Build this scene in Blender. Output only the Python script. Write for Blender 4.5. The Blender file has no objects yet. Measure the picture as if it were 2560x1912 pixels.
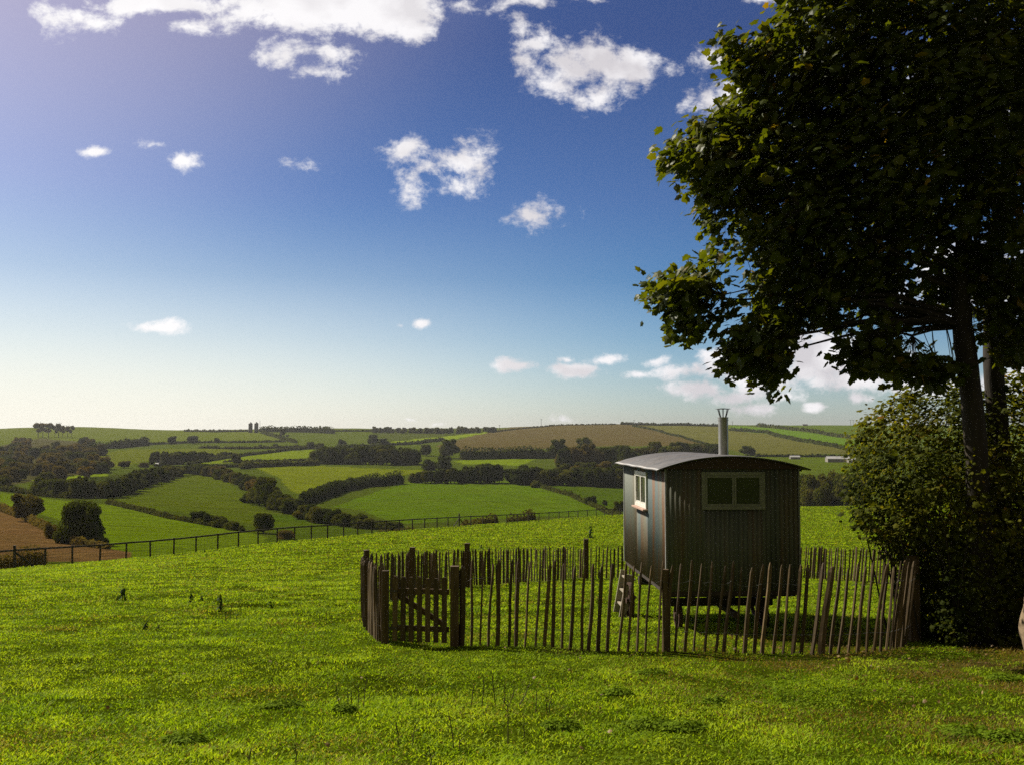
import bpy, bmesh, math, random
import numpy as np
from mathutils import Vector, Matrix
random.seed(7); rng = np.random.default_rng(11)
S = bpy.context.scene; COL = S.collection
R_ = math.radians

# ------------------------------------------------------------------ camera
F = 2460.0; CX, CY = 1280.0, 956.0; HOR = 1090.0
PITCH = math.atan((HOR - CY) / F)
cam_d = bpy.data.cameras.new('camera'); cam = bpy.data.objects.new('camera', cam_d); COL.objects.link(cam)
cam_d.sensor_width = 36.0; cam_d.lens = 36.0 * F / 2560.0; cam_d.clip_start = 0.1; cam_d.clip_end = 20000
cam.rotation_euler = (math.pi / 2 + PITCH, 0, 0); S.camera = cam     # the eye is the origin; ground is 1.6 m below

# ------------------------------------------------------------------ light
SUN_AZ, SUN_EL = R_(-50), R_(42)
S.cycles.use_denoising = False; S.cycles.sample_clamp_indirect = 0.4; S.cycles.sample_clamp_direct = 0.78; S.cycles.diffuse_bounces = 8; S.cycles.caustics_reflective = False; S.cycles.caustics_refractive = False
S.view_settings.view_transform = 'Standard'; S.view_settings.look = 'None'
S.view_settings.exposure = 0.5; S.view_settings.gamma = 1.0
sun_d = bpy.data.lights.new('sun', 'SUN'); sun = bpy.data.objects.new('sun', sun_d); COL.objects.link(sun)
sun_d.energy = 5.0; sun_d.angle = R_(0.5); sun_d.color = (1.0, 0.93, 0.80)
to_sun = Vector((math.sin(SUN_AZ) * math.cos(SUN_EL), math.cos(SUN_AZ) * math.cos(SUN_EL), math.sin(SUN_EL)))
sun.rotation_euler = to_sun.to_track_quat('Z', 'Y').to_euler()

SKY_STRENGTH = 0.071
world = bpy.data.worlds.new("World"); S.world = world; world.use_nodes = True
def make_world():
    nt = world.node_tree; N = nt.nodes; L = nt.links; N.clear()
    def nd(t, **k):
        n = N.new(t)
        for a, b in k.items(): setattr(n, a, b)
        return n
    def ma(op, a, b=None, c=None, clamp=False):
        n = nd('ShaderNodeMath', operation=op, use_clamp=clamp)
        for i, v in enumerate((a, b, c)):
            if v is None: continue
            if isinstance(v, (int, float)): n.inputs[i].default_value = v
            else: L.new(v, n.inputs[i])
        return n.outputs[0]
    def vm(op, a, b=None, out=0):
        n = nd('ShaderNodeVectorMath', operation=op)
        for i, v in enumerate((a, b)):
            if v is None: continue
            if isinstance(v, tuple): n.inputs[i].default_value = v
            else: L.new(v, n.inputs[i])
        return n.outputs[out]
    def mixc(f, a, b, mode='MIX'):
        n = nd('ShaderNodeMix', data_type='RGBA', blend_type=mode)
        for i, v in ((0, f), (6, a), (7, b)):
            if isinstance(v, (int, float)): n.inputs[i].default_value = v
            elif isinstance(v, tuple): n.inputs[i].default_value = v
            else: L.new(v, n.inputs[i])
        return n.outputs[2]
    sky = nd('ShaderNodeTexSky', sky_type='NISHITA', sun_disc=False)
    sky.sun_elevation = SUN_EL; sky.sun_rotation = SUN_AZ; sky.altitude = 100
    sky.air_density = 1.0; sky.dust_density = 1.2; sky.ozone_density = 2.5
    tc = nd('ShaderNodeTexCoord'); D = tc.outputs['Generated']
    sep = nd('ShaderNodeSeparateXYZ'); L.new(D, sep.inputs[0])
    # colour of the clear sky: richer blue overhead, pale towards the horizon
    elev = sep.outputs[2]
    hs = nd('ShaderNodeHueSaturation'); L.new(sky.outputs[0], hs.inputs['Color'])
    hs.inputs['Saturation'].default_value = SKY_SAT; hs.inputs['Hue'].default_value = SKY_HUE
    rp = nd('ShaderNodeValToRGB'); L.new(elev, rp.inputs[0]); e = rp.color_ramp.elements
    while len(e) < len(SKY_TINT): e.new(.5)
    for i, (p, c) in enumerate(SKY_TINT): e[i].position = p; e[i].color = (*c, 1)
    tint = rp.outputs[0]
    skyc = mixc(1.0, hs.outputs[0], tint, 'MULTIPLY')
    # bright hazy air towards the sun
    dt = vm('DOT_PRODUCT', D, tuple(to_sun), out=1)
    au = nd('ShaderNodeMapRange', interpolation_type='SMOOTHSTEP'); L.new(dt, au.inputs[0])
    au.inputs[1].default_value = 0.68; au.inputs[2].default_value = 1.0
    glow = mixc(au.outputs[0], (0, 0, 0, 1), GLOW)
    skyc = mixc(1.0, skyc, glow, 'ADD')
    # unseen sky behind the viewer, given an added dull warm fill tone
    bk = nd('ShaderNodeMapRange', interpolation_type='SMOOTHSTEP'); L.new(sep.outputs[1], bk.inputs[0])
    bk.inputs[1].default_value = 0.30; bk.inputs[2].default_value = -0.30
    skyc = mixc(ma('MULTIPLY', bk.outputs[0], 0.85), skyc, BACK_FILL)
    # pale band of thin haze in the lowest sky, strongest below the sun
    sunflat = Vector((to_sun.x, to_sun.y, 0)).normalized()
    df = vm('DOT_PRODUCT', D, tuple(sunflat), out=1)
    az = nd('ShaderNodeMapRange', interpolation_type='SMOOTHSTEP'); L.new(df, az.inputs[0])
    az.inputs[1].default_value = 0.45; az.inputs[2].default_value = 0.98
    lo = nd('ShaderNodeMapRange', interpolation_type='SMOOTHSTEP'); L.new(elev, lo.inputs[0])
    lo.inputs[1].default_value = 0.26; lo.inputs[2].default_value = -0.03
    band = ma('MULTIPLY', lo.outputs[0], ma('ADD', ma('MULTIPLY', az.outputs[0], 0.92), 0.08))
    skyc = mixc(band, skyc, HAZE_BAND)
    # ---- clouds, each fixed to its own direction in the sky
    yy = ma('MAXIMUM', sep.outputs[1], 0.06)
    uv = nd('ShaderNodeCombineXYZ'); L.new(ma('DIVIDE', sep.outputs[0], yy), uv.inputs[0]); L.new(ma('DIVIDE', elev, yy), uv.inputs[1])
    UV = uv.outputs[0]
    w1 = nd('ShaderNodeTexNoise', noise_dimensions='2D'); L.new(UV, w1.inputs['Vector'])
    w1.inputs['Scale'].default_value = 9; w1.inputs['Detail'].default_value = 3
    warp = vm('MULTIPLY', vm('SUBTRACT', w1.outputs['Color'], (0.5, 0.5, 0.5)), (0.022, 0.018, 0.0))
    UVw = vm('ADD', UV, warp)
    acc = None
    for (px, py, rx, ry, amp) in CLOUDS:
        d = Vector(((px - CX) / F, math.cos(PITCH) - (CY - py) / F * math.sin(PITCH), math.sin(PITCH) + (CY - py) / F * math.cos(PITCH)))
        c = (d.x / d.y, d.z / d.y, 0)
        q = vm('MULTIPLY', vm('SUBTRACT', UVw, c), (F / rx, F / ry, 0))
        v = ma('MULTIPLY', ma('SUBTRACT', 1.0, vm('LENGTH', q, out=1)), amp)
        acc = v if acc is None else ma('SMOOTH_MAX', acc, v, 0.15)
    st = vm('MULTIPLY', UVw, (1.0, 1.35, 1.0))
    n1 = nd('ShaderNodeTexNoise', noise_dimensions='2D'); L.new(st, n1.inputs['Vector'])
    n1.inputs['Scale'].default_value = 24; n1.inputs['Detail'].default_value = 10; n1.inputs['Roughness'].default_value = 0.68
    dens = ma('ADD', acc, ma('MULTIPLY', ma('SUBTRACT', n1.outputs[0], 0.50), 3.4))
    mr = nd('ShaderNodeMapRange', interpolation_type='SMOOTHSTEP'); L.new(dens, mr.inputs[0])
    mr.inputs[1].default_value = -0.16; mr.inputs[2].default_value = 0.95
    alpha = ma('MULTIPLY', mr.outputs[0], 0.97)
    n2 = nd('ShaderNodeTexNoise', noise_dimensions='2D'); L.new(vm('ADD', st, (0.012, -0.02, 0)), n2.inputs['Vector'])
    n2.inputs['Scale'].default_value = 17; n2.inputs['Detail'].default_value = 6
    sh = nd('ShaderNodeMapRange'); L.new(n2.outputs[0], sh.inputs[0])
    sh.inputs[1].default_value = 0.36; sh.inputs[2].default_value = 0.60
    cl = mixc(sh.outputs[0], CLOUD_DARK, CLOUD_LIT)
    # clouds nearer the sun's side are brighter
    cl = mixc(az.outputs[0], cl, CLOUD_SUN)
    fin = mixc(alpha, skyc, cl)
    bg = nd('ShaderNodeBackground'); L.new(fin, bg.inputs[0]); bg.inputs[1].default_value = SKY_STRENGTH
    out = nd('ShaderNodeOutputWorld'); L.new(bg.outputs[0], out.inputs[0])
SKY_SAT, SKY_HUE = 1.0, 0.5
SKY_TINT = [(0.0, (.95, 1.05, 1.2)), (.024, (.85, 1.02, 1.18)), (.097, (.42, .68, .92)), (.157, (.235, .49, .76)), (.235, (.30, .44, .70)), (.38, (.245, .31, .535)), (1.0, (.26, .34, .56))]
GLOW = (4.5, 3.4, 2.6, 1); BACK_FILL = (1.9, 1.65, 1.15, 1); HAZE_BAND = (9.9, 9.6, 8.5, 1)
CLOUD_DARK = (6.7, 6.4, 6.7, 1); CLOUD_LIT = (9.6, 9.4, 9.6, 1); CLOUD_SUN = (10.5, 10.3, 10.3, 1)
CLOUDS = [  # (px, py, half width, half height, weight) in the photograph's pixels
 (150,55,80,45,1.1),(245,60,70,38,1.1),(330,10,120,30,1.2),(470,70,70,25,.9),(560,50,60,40,.9),
 (760,10,230,80,2.4),(960,25,180,80,2.3),(1030,70,80,45,1.2),(640,20,90,50,1.0),(450,5,220,30,1.5),
 (720,135,70,38,1.0),(830,140,75,45,.95),(810,185,70,22,.7),(1150,10,60,22,.8),(1310,0,70,22,.8),(1480,0,60,18,.7),(1900,0,50,14,.7),
 (1330,112,65,62,1.05),(1400,165,110,70,1.25),(1490,140,75,60,1.05),(1575,178,95,72,1.25),(1490,240,75,42,.95),(1300,80,45,50,1.0),
 (1775,145,42,42,.95),(1765,255,75,36,1.0),(1830,240,60,40,1.0),
 (1010,390,60,38,.75),(1060,420,45,30,.75),(1025,455,45,45,.6),(1165,400,70,62,1.05),(1150,455,60,45,.9),(1195,380,45,45,.8),
 (1320,540,65,30,.55),
 (240,375,48,18,1.2),(395,368,42,11,.6),(466,400,60,28,1.3),(775,425,40,16,.4),(395,818,75,20,1.3),(1055,815,24,11,.8),(1000,818,10,8,.5),
 (1300,915,72,19,1.25),(1415,893,34,12,1.0),(1435,918,90,24,1.45),(1520,895,75,17,1.25),(1700,930,75,20,1.2),(1640,905,45,14,.9),(1610,935,60,13,.9),
 (1790,895,50,22,1.0),(1900,930,150,65,1.8),(2050,900,180,75,1.9),(2150,920,190,65,1.8),(1760,975,95,26,1.3),(1830,990,75,28,1.2),(1880,1015,65,24,1.2),(1960,985,70,18,1.0),
 (2033,1018,26,14,1.2),(2150,998,40,17,1.1),(2250,965,90,34,1.5),(2330,955,80,34,1.5),(2480,960,90,50,1.2),(2560,930,80,60,1.1),
 (1020,1042,30,7,.8),(1400,1052,50,8,.4),(1570,1055,40,7,.5),(1080,1055,26,5,.5),
 (2400,250,200,160,1.2),(2450,700,200,120,1.2)]
make_world()

# ------------------------------------------------------------------ helpers
def ray(px, py):
    a = (px - CX) / F; b = (CY - py) / F
    return np.array([a, math.cos(PITCH) - b * math.sin(PITCH), math.sin(PITCH) + b * math.cos(PITCH)])
def at(px, py, Y):
    r = ray(px, py); return Vector(r * (Y / r[1]))
def project(P):
    P = np.asarray(P, float); dep = P[..., 1] * math.cos(PITCH) + P[..., 2] * math.sin(PITCH)
    up = -P[..., 1] * math.sin(PITCH) + P[..., 2] * math.cos(PITCH)
    dep = np.maximum(dep, 1e-3)
    return CX + F * P[..., 0] / dep, CY - F * up / dep
def tag(o, label=None, cat=None, group=None, kind=None):
    if label: o['label'] = label
    if cat: o['category'] = cat
    if group: o['group'] = group
    if kind: o['kind'] = kind
    return o
def empty(name, loc=(0, 0, 0), rz=0):
    o = bpy.data.objects.new(name, None); COL.objects.link(o); o.location = loc; o.rotation_euler = (0, 0, rz); o.empty_display_size = .2
    return o
def np_mesh(name, V, faces, mat, parent=None, smooth=False, colors=None):
    """V (n,3); faces: list of (m,k) int arrays."""
    me = bpy.data.meshes.new(name); V = np.ascontiguousarray(V, dtype=np.float32)
    me.vertices.add(len(V)); me.vertices.foreach_set('co', V.ravel())
    idx = np.concatenate([f.ravel() for f in faces]).astype(np.int32)
    tot = np.concatenate([np.full(len(f), f.shape[1]) for f in faces]).astype(np.int32)
    st = np.concatenate([[0], np.cumsum(tot)[:-1]]).astype(np.int32)
    me.loops.add(len(idx)); me.loops.foreach_set('vertex_index', idx)
    me.polygons.add(len(tot)); me.polygons.foreach_set('loop_start', st); me.polygons.foreach_set('loop_total', tot)
    me.polygons.foreach_set('use_smooth', np.full(len(tot), smooth))
    if colors is not None:
        ca = me.color_attributes.new('tone', 'FLOAT_COLOR', 'POINT')
        c4 = np.ones((len(V), 4), np.float32); c4[:, :3] = colors
        ca.data.foreach_set('color', c4.ravel())
    me.update(calc_edges=True); me.materials.append(mat)
    if name is None: return me
    o = bpy.data.objects.new(name, me); COL.objects.link(o)
    if parent: o.parent = parent
    return o
class MB:
    """collects simple solids; build() links them as one mesh object"""
    def __init__(s): s.v = []; s.f = []
    def add(s, v, f):
        b = len(s.v); s.v += [tuple(p) for p in v]; s.f += [tuple(i + b for i in q) for q in f]
    def box(s, c, size, rot=None):
        hx, hy, hz = [k / 2 for k in size]; m = rot or Matrix.Identity(3)
        v = [Vector(c) + m @ Vector((x * hx, y * hy, z * hz)) for x in (-1, 1) for y in (-1, 1) for z in (-1, 1)]
        s.add(v, [(0, 1, 3, 2), (4, 6, 7, 5), (0, 4, 5, 1), (2, 3, 7, 6), (0, 2, 6, 4), (1, 5, 7, 3)])
    def beam(s, a, b, w, h, up=(0, 0, 1)):
        a, b = Vector(a), Vector(b); d = (b - a); L = d.length; d.normalize(); x = d.cross(Vector(up)).normalized(); u = x.cross(d)
        m = Matrix((x, d, u)).transposed(); s.box((a + b) / 2, (w, L, h), m)
    def tube(s, pts, rad, n=8, cap=True):
        pts = [Vector(p) for p in pts]; rad = rad if isinstance(rad, (list, tuple)) else [rad] * len(pts)
        rings = []; x = None
        for i, p in enumerate(pts):
            d = (pts[min(i + 1, len(pts) - 1)] - pts[max(i - 1, 0)]).normalized()
            if x is None: x = d.orthogonal().normalized()
            x = (x - d * x.dot(d)).normalized(); y = d.cross(x)
            rings.append([p + (x * math.cos(2 * math.pi * k / n) + y * math.sin(2 * math.pi * k / n)) * rad[i] for k in range(n)])
        v = [q for r in rings for q in r]; f = []
        for i in range(len(pts) - 1):
            for k in range(n):
                a, b = i * n + k, i * n + (k + 1) % n; f.append((a, b, b + n, a + n))
        if cap: f.append(tuple(range(n - 1, -1, -1))); f.append(tuple(range((len(pts) - 1) * n, len(pts) * n)))
        s.add(v, f)
    def build(s, name, mat, parent=None, smooth=False, bevel=0):
        me = bpy.data.meshes.new(name); me.from_pydata(s.v, [], s.f); me.update(); me.materials.append(mat)
        if smooth: me.polygons.foreach_set('use_smooth', [True] * len(me.polygons))
        o = bpy.data.objects.new(name, me); COL.objects.link(o)
        if parent: o.parent = parent
        if bevel:
            b = o.modifiers.new('edge', 'BEVEL'); b.width = bevel; b.segments = 2; b.limit_method = 'ANGLE'
        return o
def vnoise(x, y, seed=0):
    x = np.asarray(x, float); y = np.asarray(y, float)
    xi = np.floor(x).astype(np.int64); yi = np.floor(y).astype(np.int64); fx = x - xi; fy = y - yi
    fx = fx * fx * (3 - 2 * fx); fy = fy * fy * (3 - 2 * fy)
    def h(a, b):
        n = (a * 374761393 + b * 668265263 + seed * 1442695041) & 0x7fffffff
        n = ((n ^ (n >> 13)) * 1274126177) & 0x7fffffff
        return ((n ^ (n >> 16)) & 0xffff) / 65535.0
    return (h(xi, yi) * (1 - fx) + h(xi + 1, yi) * fx) * (1 - fy) + (h(xi, yi + 1) * (1 - fx) + h(xi + 1, yi + 1) * fx) * fy
def fbm(x, y, seed=0, o=4):
    s = 0; a = .5; t = 0
    for k in range(o): s = s + a * vnoise(x * 2 ** k, y * 2 ** k, seed + k); t += a; a *= .5
    return s / t
def in_poly(px, py, poly):
    px = np.asarray(px); py = np.asarray(py); ins = np.zeros(px.shape, bool); n = len(poly)
    for i in range(n):
        x1, y1 = poly[i]; x2, y2 = poly[(i + 1) % n]
        if y1 == y2: continue
        c = ((y1 > py) != (y2 > py)) & (px < (x2 - x1) * (py - y1) / (y2 - y1) + x1); ins ^= c
    return ins
def poly_dist(px, py, poly):
    px = np.asarray(px, float); py = np.asarray(py, float); best = np.full(px.shape, 1e9); n = len(poly)
    for i in range(n):
        x1, y1 = poly[i]; x2, y2 = poly[(i + 1) % n]; dx, dy = x2 - x1, y2 - y1; l2 = dx * dx + dy * dy + 1e-9
        t = np.clip(((px - x1) * dx + (py - y1) * dy) / l2, 0, 1); best = np.minimum(best, np.hypot(px - x1 - t * dx, py - y1 - t * dy))
    return best

# ------------------------------------------------------------------ materials
def new_mat(name):
    m = bpy.data.materials.new(name); m.use_nodes = True; nt = m.node_tree
    return m, nt, nt.nodes, nt.links, nt.nodes['Principled BSDF']
def ramp(nt, fac, stops):
    r = nt.nodes.new('ShaderNodeValToRGB'); nt.links.new(fac, r.inputs[0]); e = r.color_ramp.elements
    while len(e) < len(stops): e.new(1.0)
    for i, (p, c) in enumerate(stops): e[i].position = p; e[i].color = (*c, 1)
    return r.outputs[0]
def noise(nt, scale, detail=4, rough=.55, vec=None, stretch=None, coord='Object'):
    t = nt.nodes.new('ShaderNodeTexCoord'); v = vec or t.outputs[coord]
    if stretch:
        mp = nt.nodes.new('ShaderNodeMapping'); nt.links.new(v, mp.inputs[0]); mp.inputs['Scale'].default_value = stretch; v = mp.outputs[0]
    n = nt.nodes.new('ShaderNodeTexNoise'); nt.links.new(v, n.inputs['Vector'])
    n.inputs['Scale'].default_value = scale; n.inputs['Detail'].default_value = detail; n.inputs['Roughness'].default_value = rough
    return n.outputs[0]
def cmix(nt, f, a, b, mode='MIX'):
    n = nt.nodes.new('ShaderNodeMix'); n.data_type = 'RGBA'; n.blend_type = mode
    for i, v in ((0, f), (6, a), (7, b)):
        if isinstance(v, (int, float)): n.inputs[i].default_value = v
        elif isinstance(v, tuple): n.inputs[i].default_value = (*v, 1)
        else: nt.links.new(v, n.inputs[i])
    return n.outputs[2]
def bump(nt, h, strength=.4, dist=.02):
    b = nt.nodes.new('ShaderNodeBump'); nt.links.new(h, b.inputs['Height']); b.inputs['Strength'].default_value = strength; b.inputs['Distance'].default_value = dist
    return b.outputs[0]
def leaf_mat(name, stops, trans=.3, spec=.3, rough=.45, use_attr=True, tint=(1.5, 1.35, .5), nscale=1.5):
    m, nt, N, L, P = new_mat(name)
    if use_attr:
        a = N.new('ShaderNodeAttribute'); a.attribute_name = 'tone'; fac = a.outputs['Fac']
        sp = N.new('ShaderNodeSeparateColor'); L.new(a.outputs['Color'], sp.inputs[0]); fac = sp.outputs[0]
    else:
        oi = N.new('ShaderNodeObjectInfo'); n = noise(nt, nscale, 3)
        mm = N.new('ShaderNodeMath'); mm.operation = 'MULTIPLY_ADD'; L.new(n, mm.inputs[0]); mm.inputs[1].default_value = .9
        m2 = N.new('ShaderNodeMath'); m2.operation = 'MULTIPLY_ADD'; L.new(oi.outputs['Random'], m2.inputs[0]); m2.inputs[1].default_value = .6; m2.inputs[2].default_value = -.28
        L.new(m2.outputs[0], mm.inputs[2]); fac = mm.outputs[0]
    c = ramp(nt, fac, stops); L.new(c, P.inputs['Base Color'])
    P.inputs['Roughness'].default_value = rough; P.inputs['Specular IOR Level'].default_value = spec
    t = N.new('ShaderNodeBsdfTranslucent'); L.new(cmix(nt, 1.0, c, tint, 'MULTIPLY'), t.inputs[0])
    mx = N.new('ShaderNodeMixShader'); mx.inputs[0].default_value = trans
    L.new(P.outputs[0], mx.inputs[1]); L.new(t.outputs[0], mx.inputs[2]); L.new(mx.outputs[0], N['Material Output'].inputs[0])
    return m
def simple(name, c1, c2, scale=8, rough=.7, metal=0, spec=.3, stretch=None, bmp=0, bd=.01, rand=0):
    m, nt, N, L, P = new_mat(name)
    n = noise(nt, scale, 6, .6, stretch=stretch); c = ramp(nt, n, [(.3, c1), (.7, c2)])
    if rand:
        oi = N.new('ShaderNodeObjectInfo'); mr = N.new('ShaderNodeMapRange'); L.new(oi.outputs['Random'], mr.inputs[0]); mr.inputs[3].default_value = 1 - rand; mr.inputs[4].default_value = 1 + rand
        vs = N.new('ShaderNodeVectorMath'); vs.operation = 'SCALE'; L.new(c, vs.inputs[0]); L.new(mr.outputs[0], vs.inputs['Scale']); c = vs.outputs[0]
    L.new(c, P.inputs['Base Color']); P.inputs['Roughness'].default_value = rough; P.inputs['Metallic'].default_value = metal; P.inputs['Specular IOR Level'].default_value = spec
    if bmp: L.new(bump(nt, n, bmp, bd), P.inputs['Normal'])
    return m
M = {}
M['grass'] = leaf_mat('grass_blade', [(0, (.055, .105, .008)), (.3, (.18, .295, .010)), (.6, (.30, .435, .014)), (.90, (.42, .52, .030)), (.95, (.34, .29, .06)), (1, (.13, .075, .025))], trans=.42, spec=.06, rough=.6, tint=(1.45, 1.4, .5))
M['weed'] = leaf_mat('weed_leaf', [(0, (.02, .04, .008)), (.5, (.05, .095, .012)), (1, (.10, .14, .02))], trans=.25, spec=.1, rough=.55)
M['dry_leaf'] = leaf_mat('dead_leaf', [(0, (.09, .05, .014)), (.5, (.19, .115, .028)), (1, (.34, .25, .09))], trans=.15, rough=.6)
M['maple'] = leaf_mat('sycamore_leaf', [(0, (.028, .044, .006)), (.5, (.072, .090, .009)), (.85, (.12, .115, .011)), (1, (.18, .12, .015))], trans=.44, spec=.10, rough=.45, tint=(1.85, 1.68, .35))
M['bush'] = leaf_mat('hedge_leaf', [(0, (.030, .042, .006)), (.5, (.095, .105, .010)), (.8, (.21, .185, .016)), (1, (.24, .13, .025))], trans=.50, spec=.03, rough=.6, tint=(1.6, 1.5, .5))
FAR = [(0, (.028, .040, .007)), (.35, (.056, .074, .011)), (.65, (.10, .112, .014)), (1, (.15, .12, .022))]
M['far'] = leaf_mat('far_foliage', FAR, trans=.2, spec=.0, rough=.9, use_attr=False, nscale=.8)
M['far_hedge'] = leaf_mat('far_hedge_foliage', [(0, (.030, .042, .008)), (.5, (.060, .074, .011)), (1, (.115, .105, .016))], trans=.18, spec=.0, rough=.9, use_attr=False, nscale=.25)
M['far_brown'] = leaf_mat('far_autumn_foliage', [(0, (.05, .048, .012)), (.4, (.11, .095, .022)), (.75, (.17, .125, .032)), (1, (.21, .13, .04))], trans=.25, spec=.0, rough=.9, use_attr=False, nscale=.9)
M['bark'] = simple('bark', (.016, .012, .007), (.048, .037, .023), 9, .85, stretch=(1, 1, .25), bmp=.8, bd=.02)
M['far_bark'] = simple('far_bark', (.03, .024, .017), (.07, .055, .04), 2, .9)
M['pale'] = simple('split_chestnut', (.045, .028, .010), (.145, .095, .038), 14, .75, stretch=(3, 3, .35), bmp=.5, bd=.006, rand=.35)
M['post'] = simple('weathered_timber', (.045, .029, .011), (.14, .09, .035), 11, .75, stretch=(3, 3, .3), bmp=.5, bd=.006, rand=.2)
M['fence_wood'] = simple('old_fence_timber', (.04, .032, .022), (.10, .08, .055), 6, .85, stretch=(1, 1, .4))
M['wire'] = simple('galvanised_wire', (.10, .10, .095), (.18, .18, .17), 30, .6, metal=.3)
M['stalk'] = simple('dry_stalk', (.045, .03, .018), (.10, .07, .035), 20, .8)

# ------------------------------------------------------------------ terrain
GX = np.arange(-1600, 4300, 20.0)
def row(keys, Y, py):
    Yv = np.interp(GX, keys, Y); pv = np.interp(GX, keys, py)
    k = np.ones(9) / 9
    Yv = np.convolve(np.pad(Yv, 4, 'edge'), k, 'valid'); pv = np.convolve(np.pad(pv, 4, 'edge'), k, 'valid')
    b = (CY - pv) / F
    return Yv, Yv * (math.sin(PITCH) + b * math.cos(PITCH)) / (math.cos(PITCH) - b * math.sin(PITCH))
SL = 0.096
rows = [(np.full(GX.shape, y), np.full(GX.shape, -1.6 - SL * y)) for y in (-2, 3, 7, 14, 22, 34)]
KF = [-400, 0, 190, 323, 441, 550, 650, 740, 822, 1000, 1149, 1347, 1500, 1700, 2000, 2200, 2560, 3200]
FY = [49, 57, 63, 66.5, 69, 71.5, 74.5, 78, 81, 97, 114, 145, 165, 178, 188, 190, 190, 190]
FP = [1470, 1423, 1408, 1396, 1386, 1372, 1359, 1351, 1344, 1326, 1314, 1300, 1288, 1277, 1267, 1264, 1262, 1262]
rF = row(KF, FY, FP); rows.append(rF)
rows.append(row(KF, [y * 1.05 for y in FY], [p - 1 for p in FP]))
KK = [-400, 0, 300, 700, 1100, 1500, 2000, 2560]
for Y, py in [
    ([70, 80, 95, 125, 165, 240, 265, 265], [1482, 1426, 1404, 1378, 1345, 1297, 1275, 1272]),
    ([130, 140, 150, 185, 245, 340, 400, 400], [1350, 1352, 1354, 1347, 1316, 1284, 1264, 1262]),
    ([270, 270, 290, 330, 370, 430, 520, 520], [1265, 1265, 1264, 1262, 1257, 1250, 1236, 1236]),
    ([380, 380, 410, 450, 480, 520, 610, 610], [1222, 1222, 1222, 1222, 1220, 1216, 1205, 1205]),
    ([560, 560, 580, 600, 620, 640, 720, 720], [1180, 1180, 1180, 1180, 1179, 1178, 1172, 1172]),
    ([760, 760, 770, 780, 790, 800, 860, 860], [1150, 1150, 1150, 1150, 1149, 1148, 1144, 1144]),
    ([1020] * 8, [1120] * 8),
    ([1380] * 8, [1095, 1095, 1096, 1096, 1096, 1093, 1093, 1093])]:
    rows.append(row(KK, Y, py))
KS = [-400, 0, 78, 194, 330, 459, 622, 827, 1000, 1285, 1380, 1555, 1700, 1900, 2190, 2560]
SP = [1078, 1072, 1067, 1065, 1072, 1076, 1072, 1070, 1071, 1069, 1062, 1059, 1061, 1062, 1063, 1062]
rows.append(row(KS, [1900] * len(KS), SP)); rows.append(row(KS, [2600] * len(KS), [p + 6 for p in SP])); rows.append(row(KS, [6000] * len(KS), [1082] * len(KS)))
RY = np.array([r[0] for r in rows]).T; RZ = np.array([r[1] for r in rows]).T
SG = np.linspace(math.log(2 + 4), math.log(6000 + 4), 900)        # log distance samples, Y+4
def pchip(x, y, xq):
    h = np.diff(x); d = np.diff(y) / h; m = np.zeros(len(x))
    for i in range(1, len(x) - 1):
        if d[i - 1] * d[i] > 0:
            w1 = 2 * h[i] + h[i - 1]; w2 = h[i] + 2 * h[i - 1]; m[i] = (w1 + w2) / (w1 / d[i - 1] + w2 / d[i])
    m[0] = d[0]; m[-1] = d[-1]
    k = np.clip(np.searchsorted(x, xq) - 1, 0, len(x) - 2); t = (xq - x[k]) / h[k]
    return (y[k] * (1 + 2 * t) * (1 - t) ** 2 + h[k] * m[k] * t * (1 - t) ** 2 + y[k + 1] * t * t * (3 - 2 * t) + h[k] * m[k + 1] * t * t * (t - 1))
YG = np.exp(SG) - 4
TZ = np.array([pchip(np.log(RY[i] + 4), RZ[i], SG) for i in range(len(GX))])
def height(x, Y, fine=True):
    x = np.asarray(x, float); Y = np.asarray(Y, float); Yc = np.maximum(Y, 2.0)
    px = CX + F * x / np.maximum(Yc, 6) ; gi = np.clip((px - GX[0]) / 20.0, 0, len(GX) - 1.001); i = gi.astype(int); fi = gi - i
    gj = np.clip((np.log(Yc + 4) - SG[0]) / (SG[1] - SG[0]), 0, len(SG) - 1.001); j = gj.astype(int); fj = gj - j
    z = (TZ[i, j] * (1 - fi) + TZ[i + 1, j] * fi) * (1 - fj) + (TZ[i, j + 1] * (1 - fi) + TZ[i + 1, j + 1] * fi) * fj
    z = np.where(Y < 2, -1.6 - SL * Y, z)
    if fine:
        z = z + (fbm(x * .9, Y * .9, 3, 3) - .5) * .07 * np.clip(60 / (Yc + 10), .3, 1) + np.where(Y > 60, (fbm(x * .02, Y * .02, 5, 3) - .5) * np.clip((Y - 110) / 300, 0, 1) * 1.6, 0)
    return z
def H(x, Y): return float(height(np.array([x]), np.array([Y]))[0])
def ground(px, py, ymin=None, ymax=6000):
    """the point of the ground seen at a pixel of the photograph"""
    u = (px - CX) / F
    Ys = np.exp(np.linspace(math.log((ymin or 4) + 0.0), math.log(ymax), 3000)); z = height(u * Ys, Ys, False)
    _, pp = project(np.stack([u * Ys, Ys, z], 1)); k = np.argmax(pp <= py)
    if pp[k] > py: k = len(Ys) - 1
    Y = Ys[k]; x = u * Y; return Vector((x, Y, H(x, Y)))
def crestY(px): return float(np.interp(px, KF, FY))
def gfar(px, py): return ground(px, py, ymin=crestY(px) * 1.35)
def gnear(px, py): return ground(px, py, ymin=4, ymax=crestY(px) * 1.1)

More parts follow.
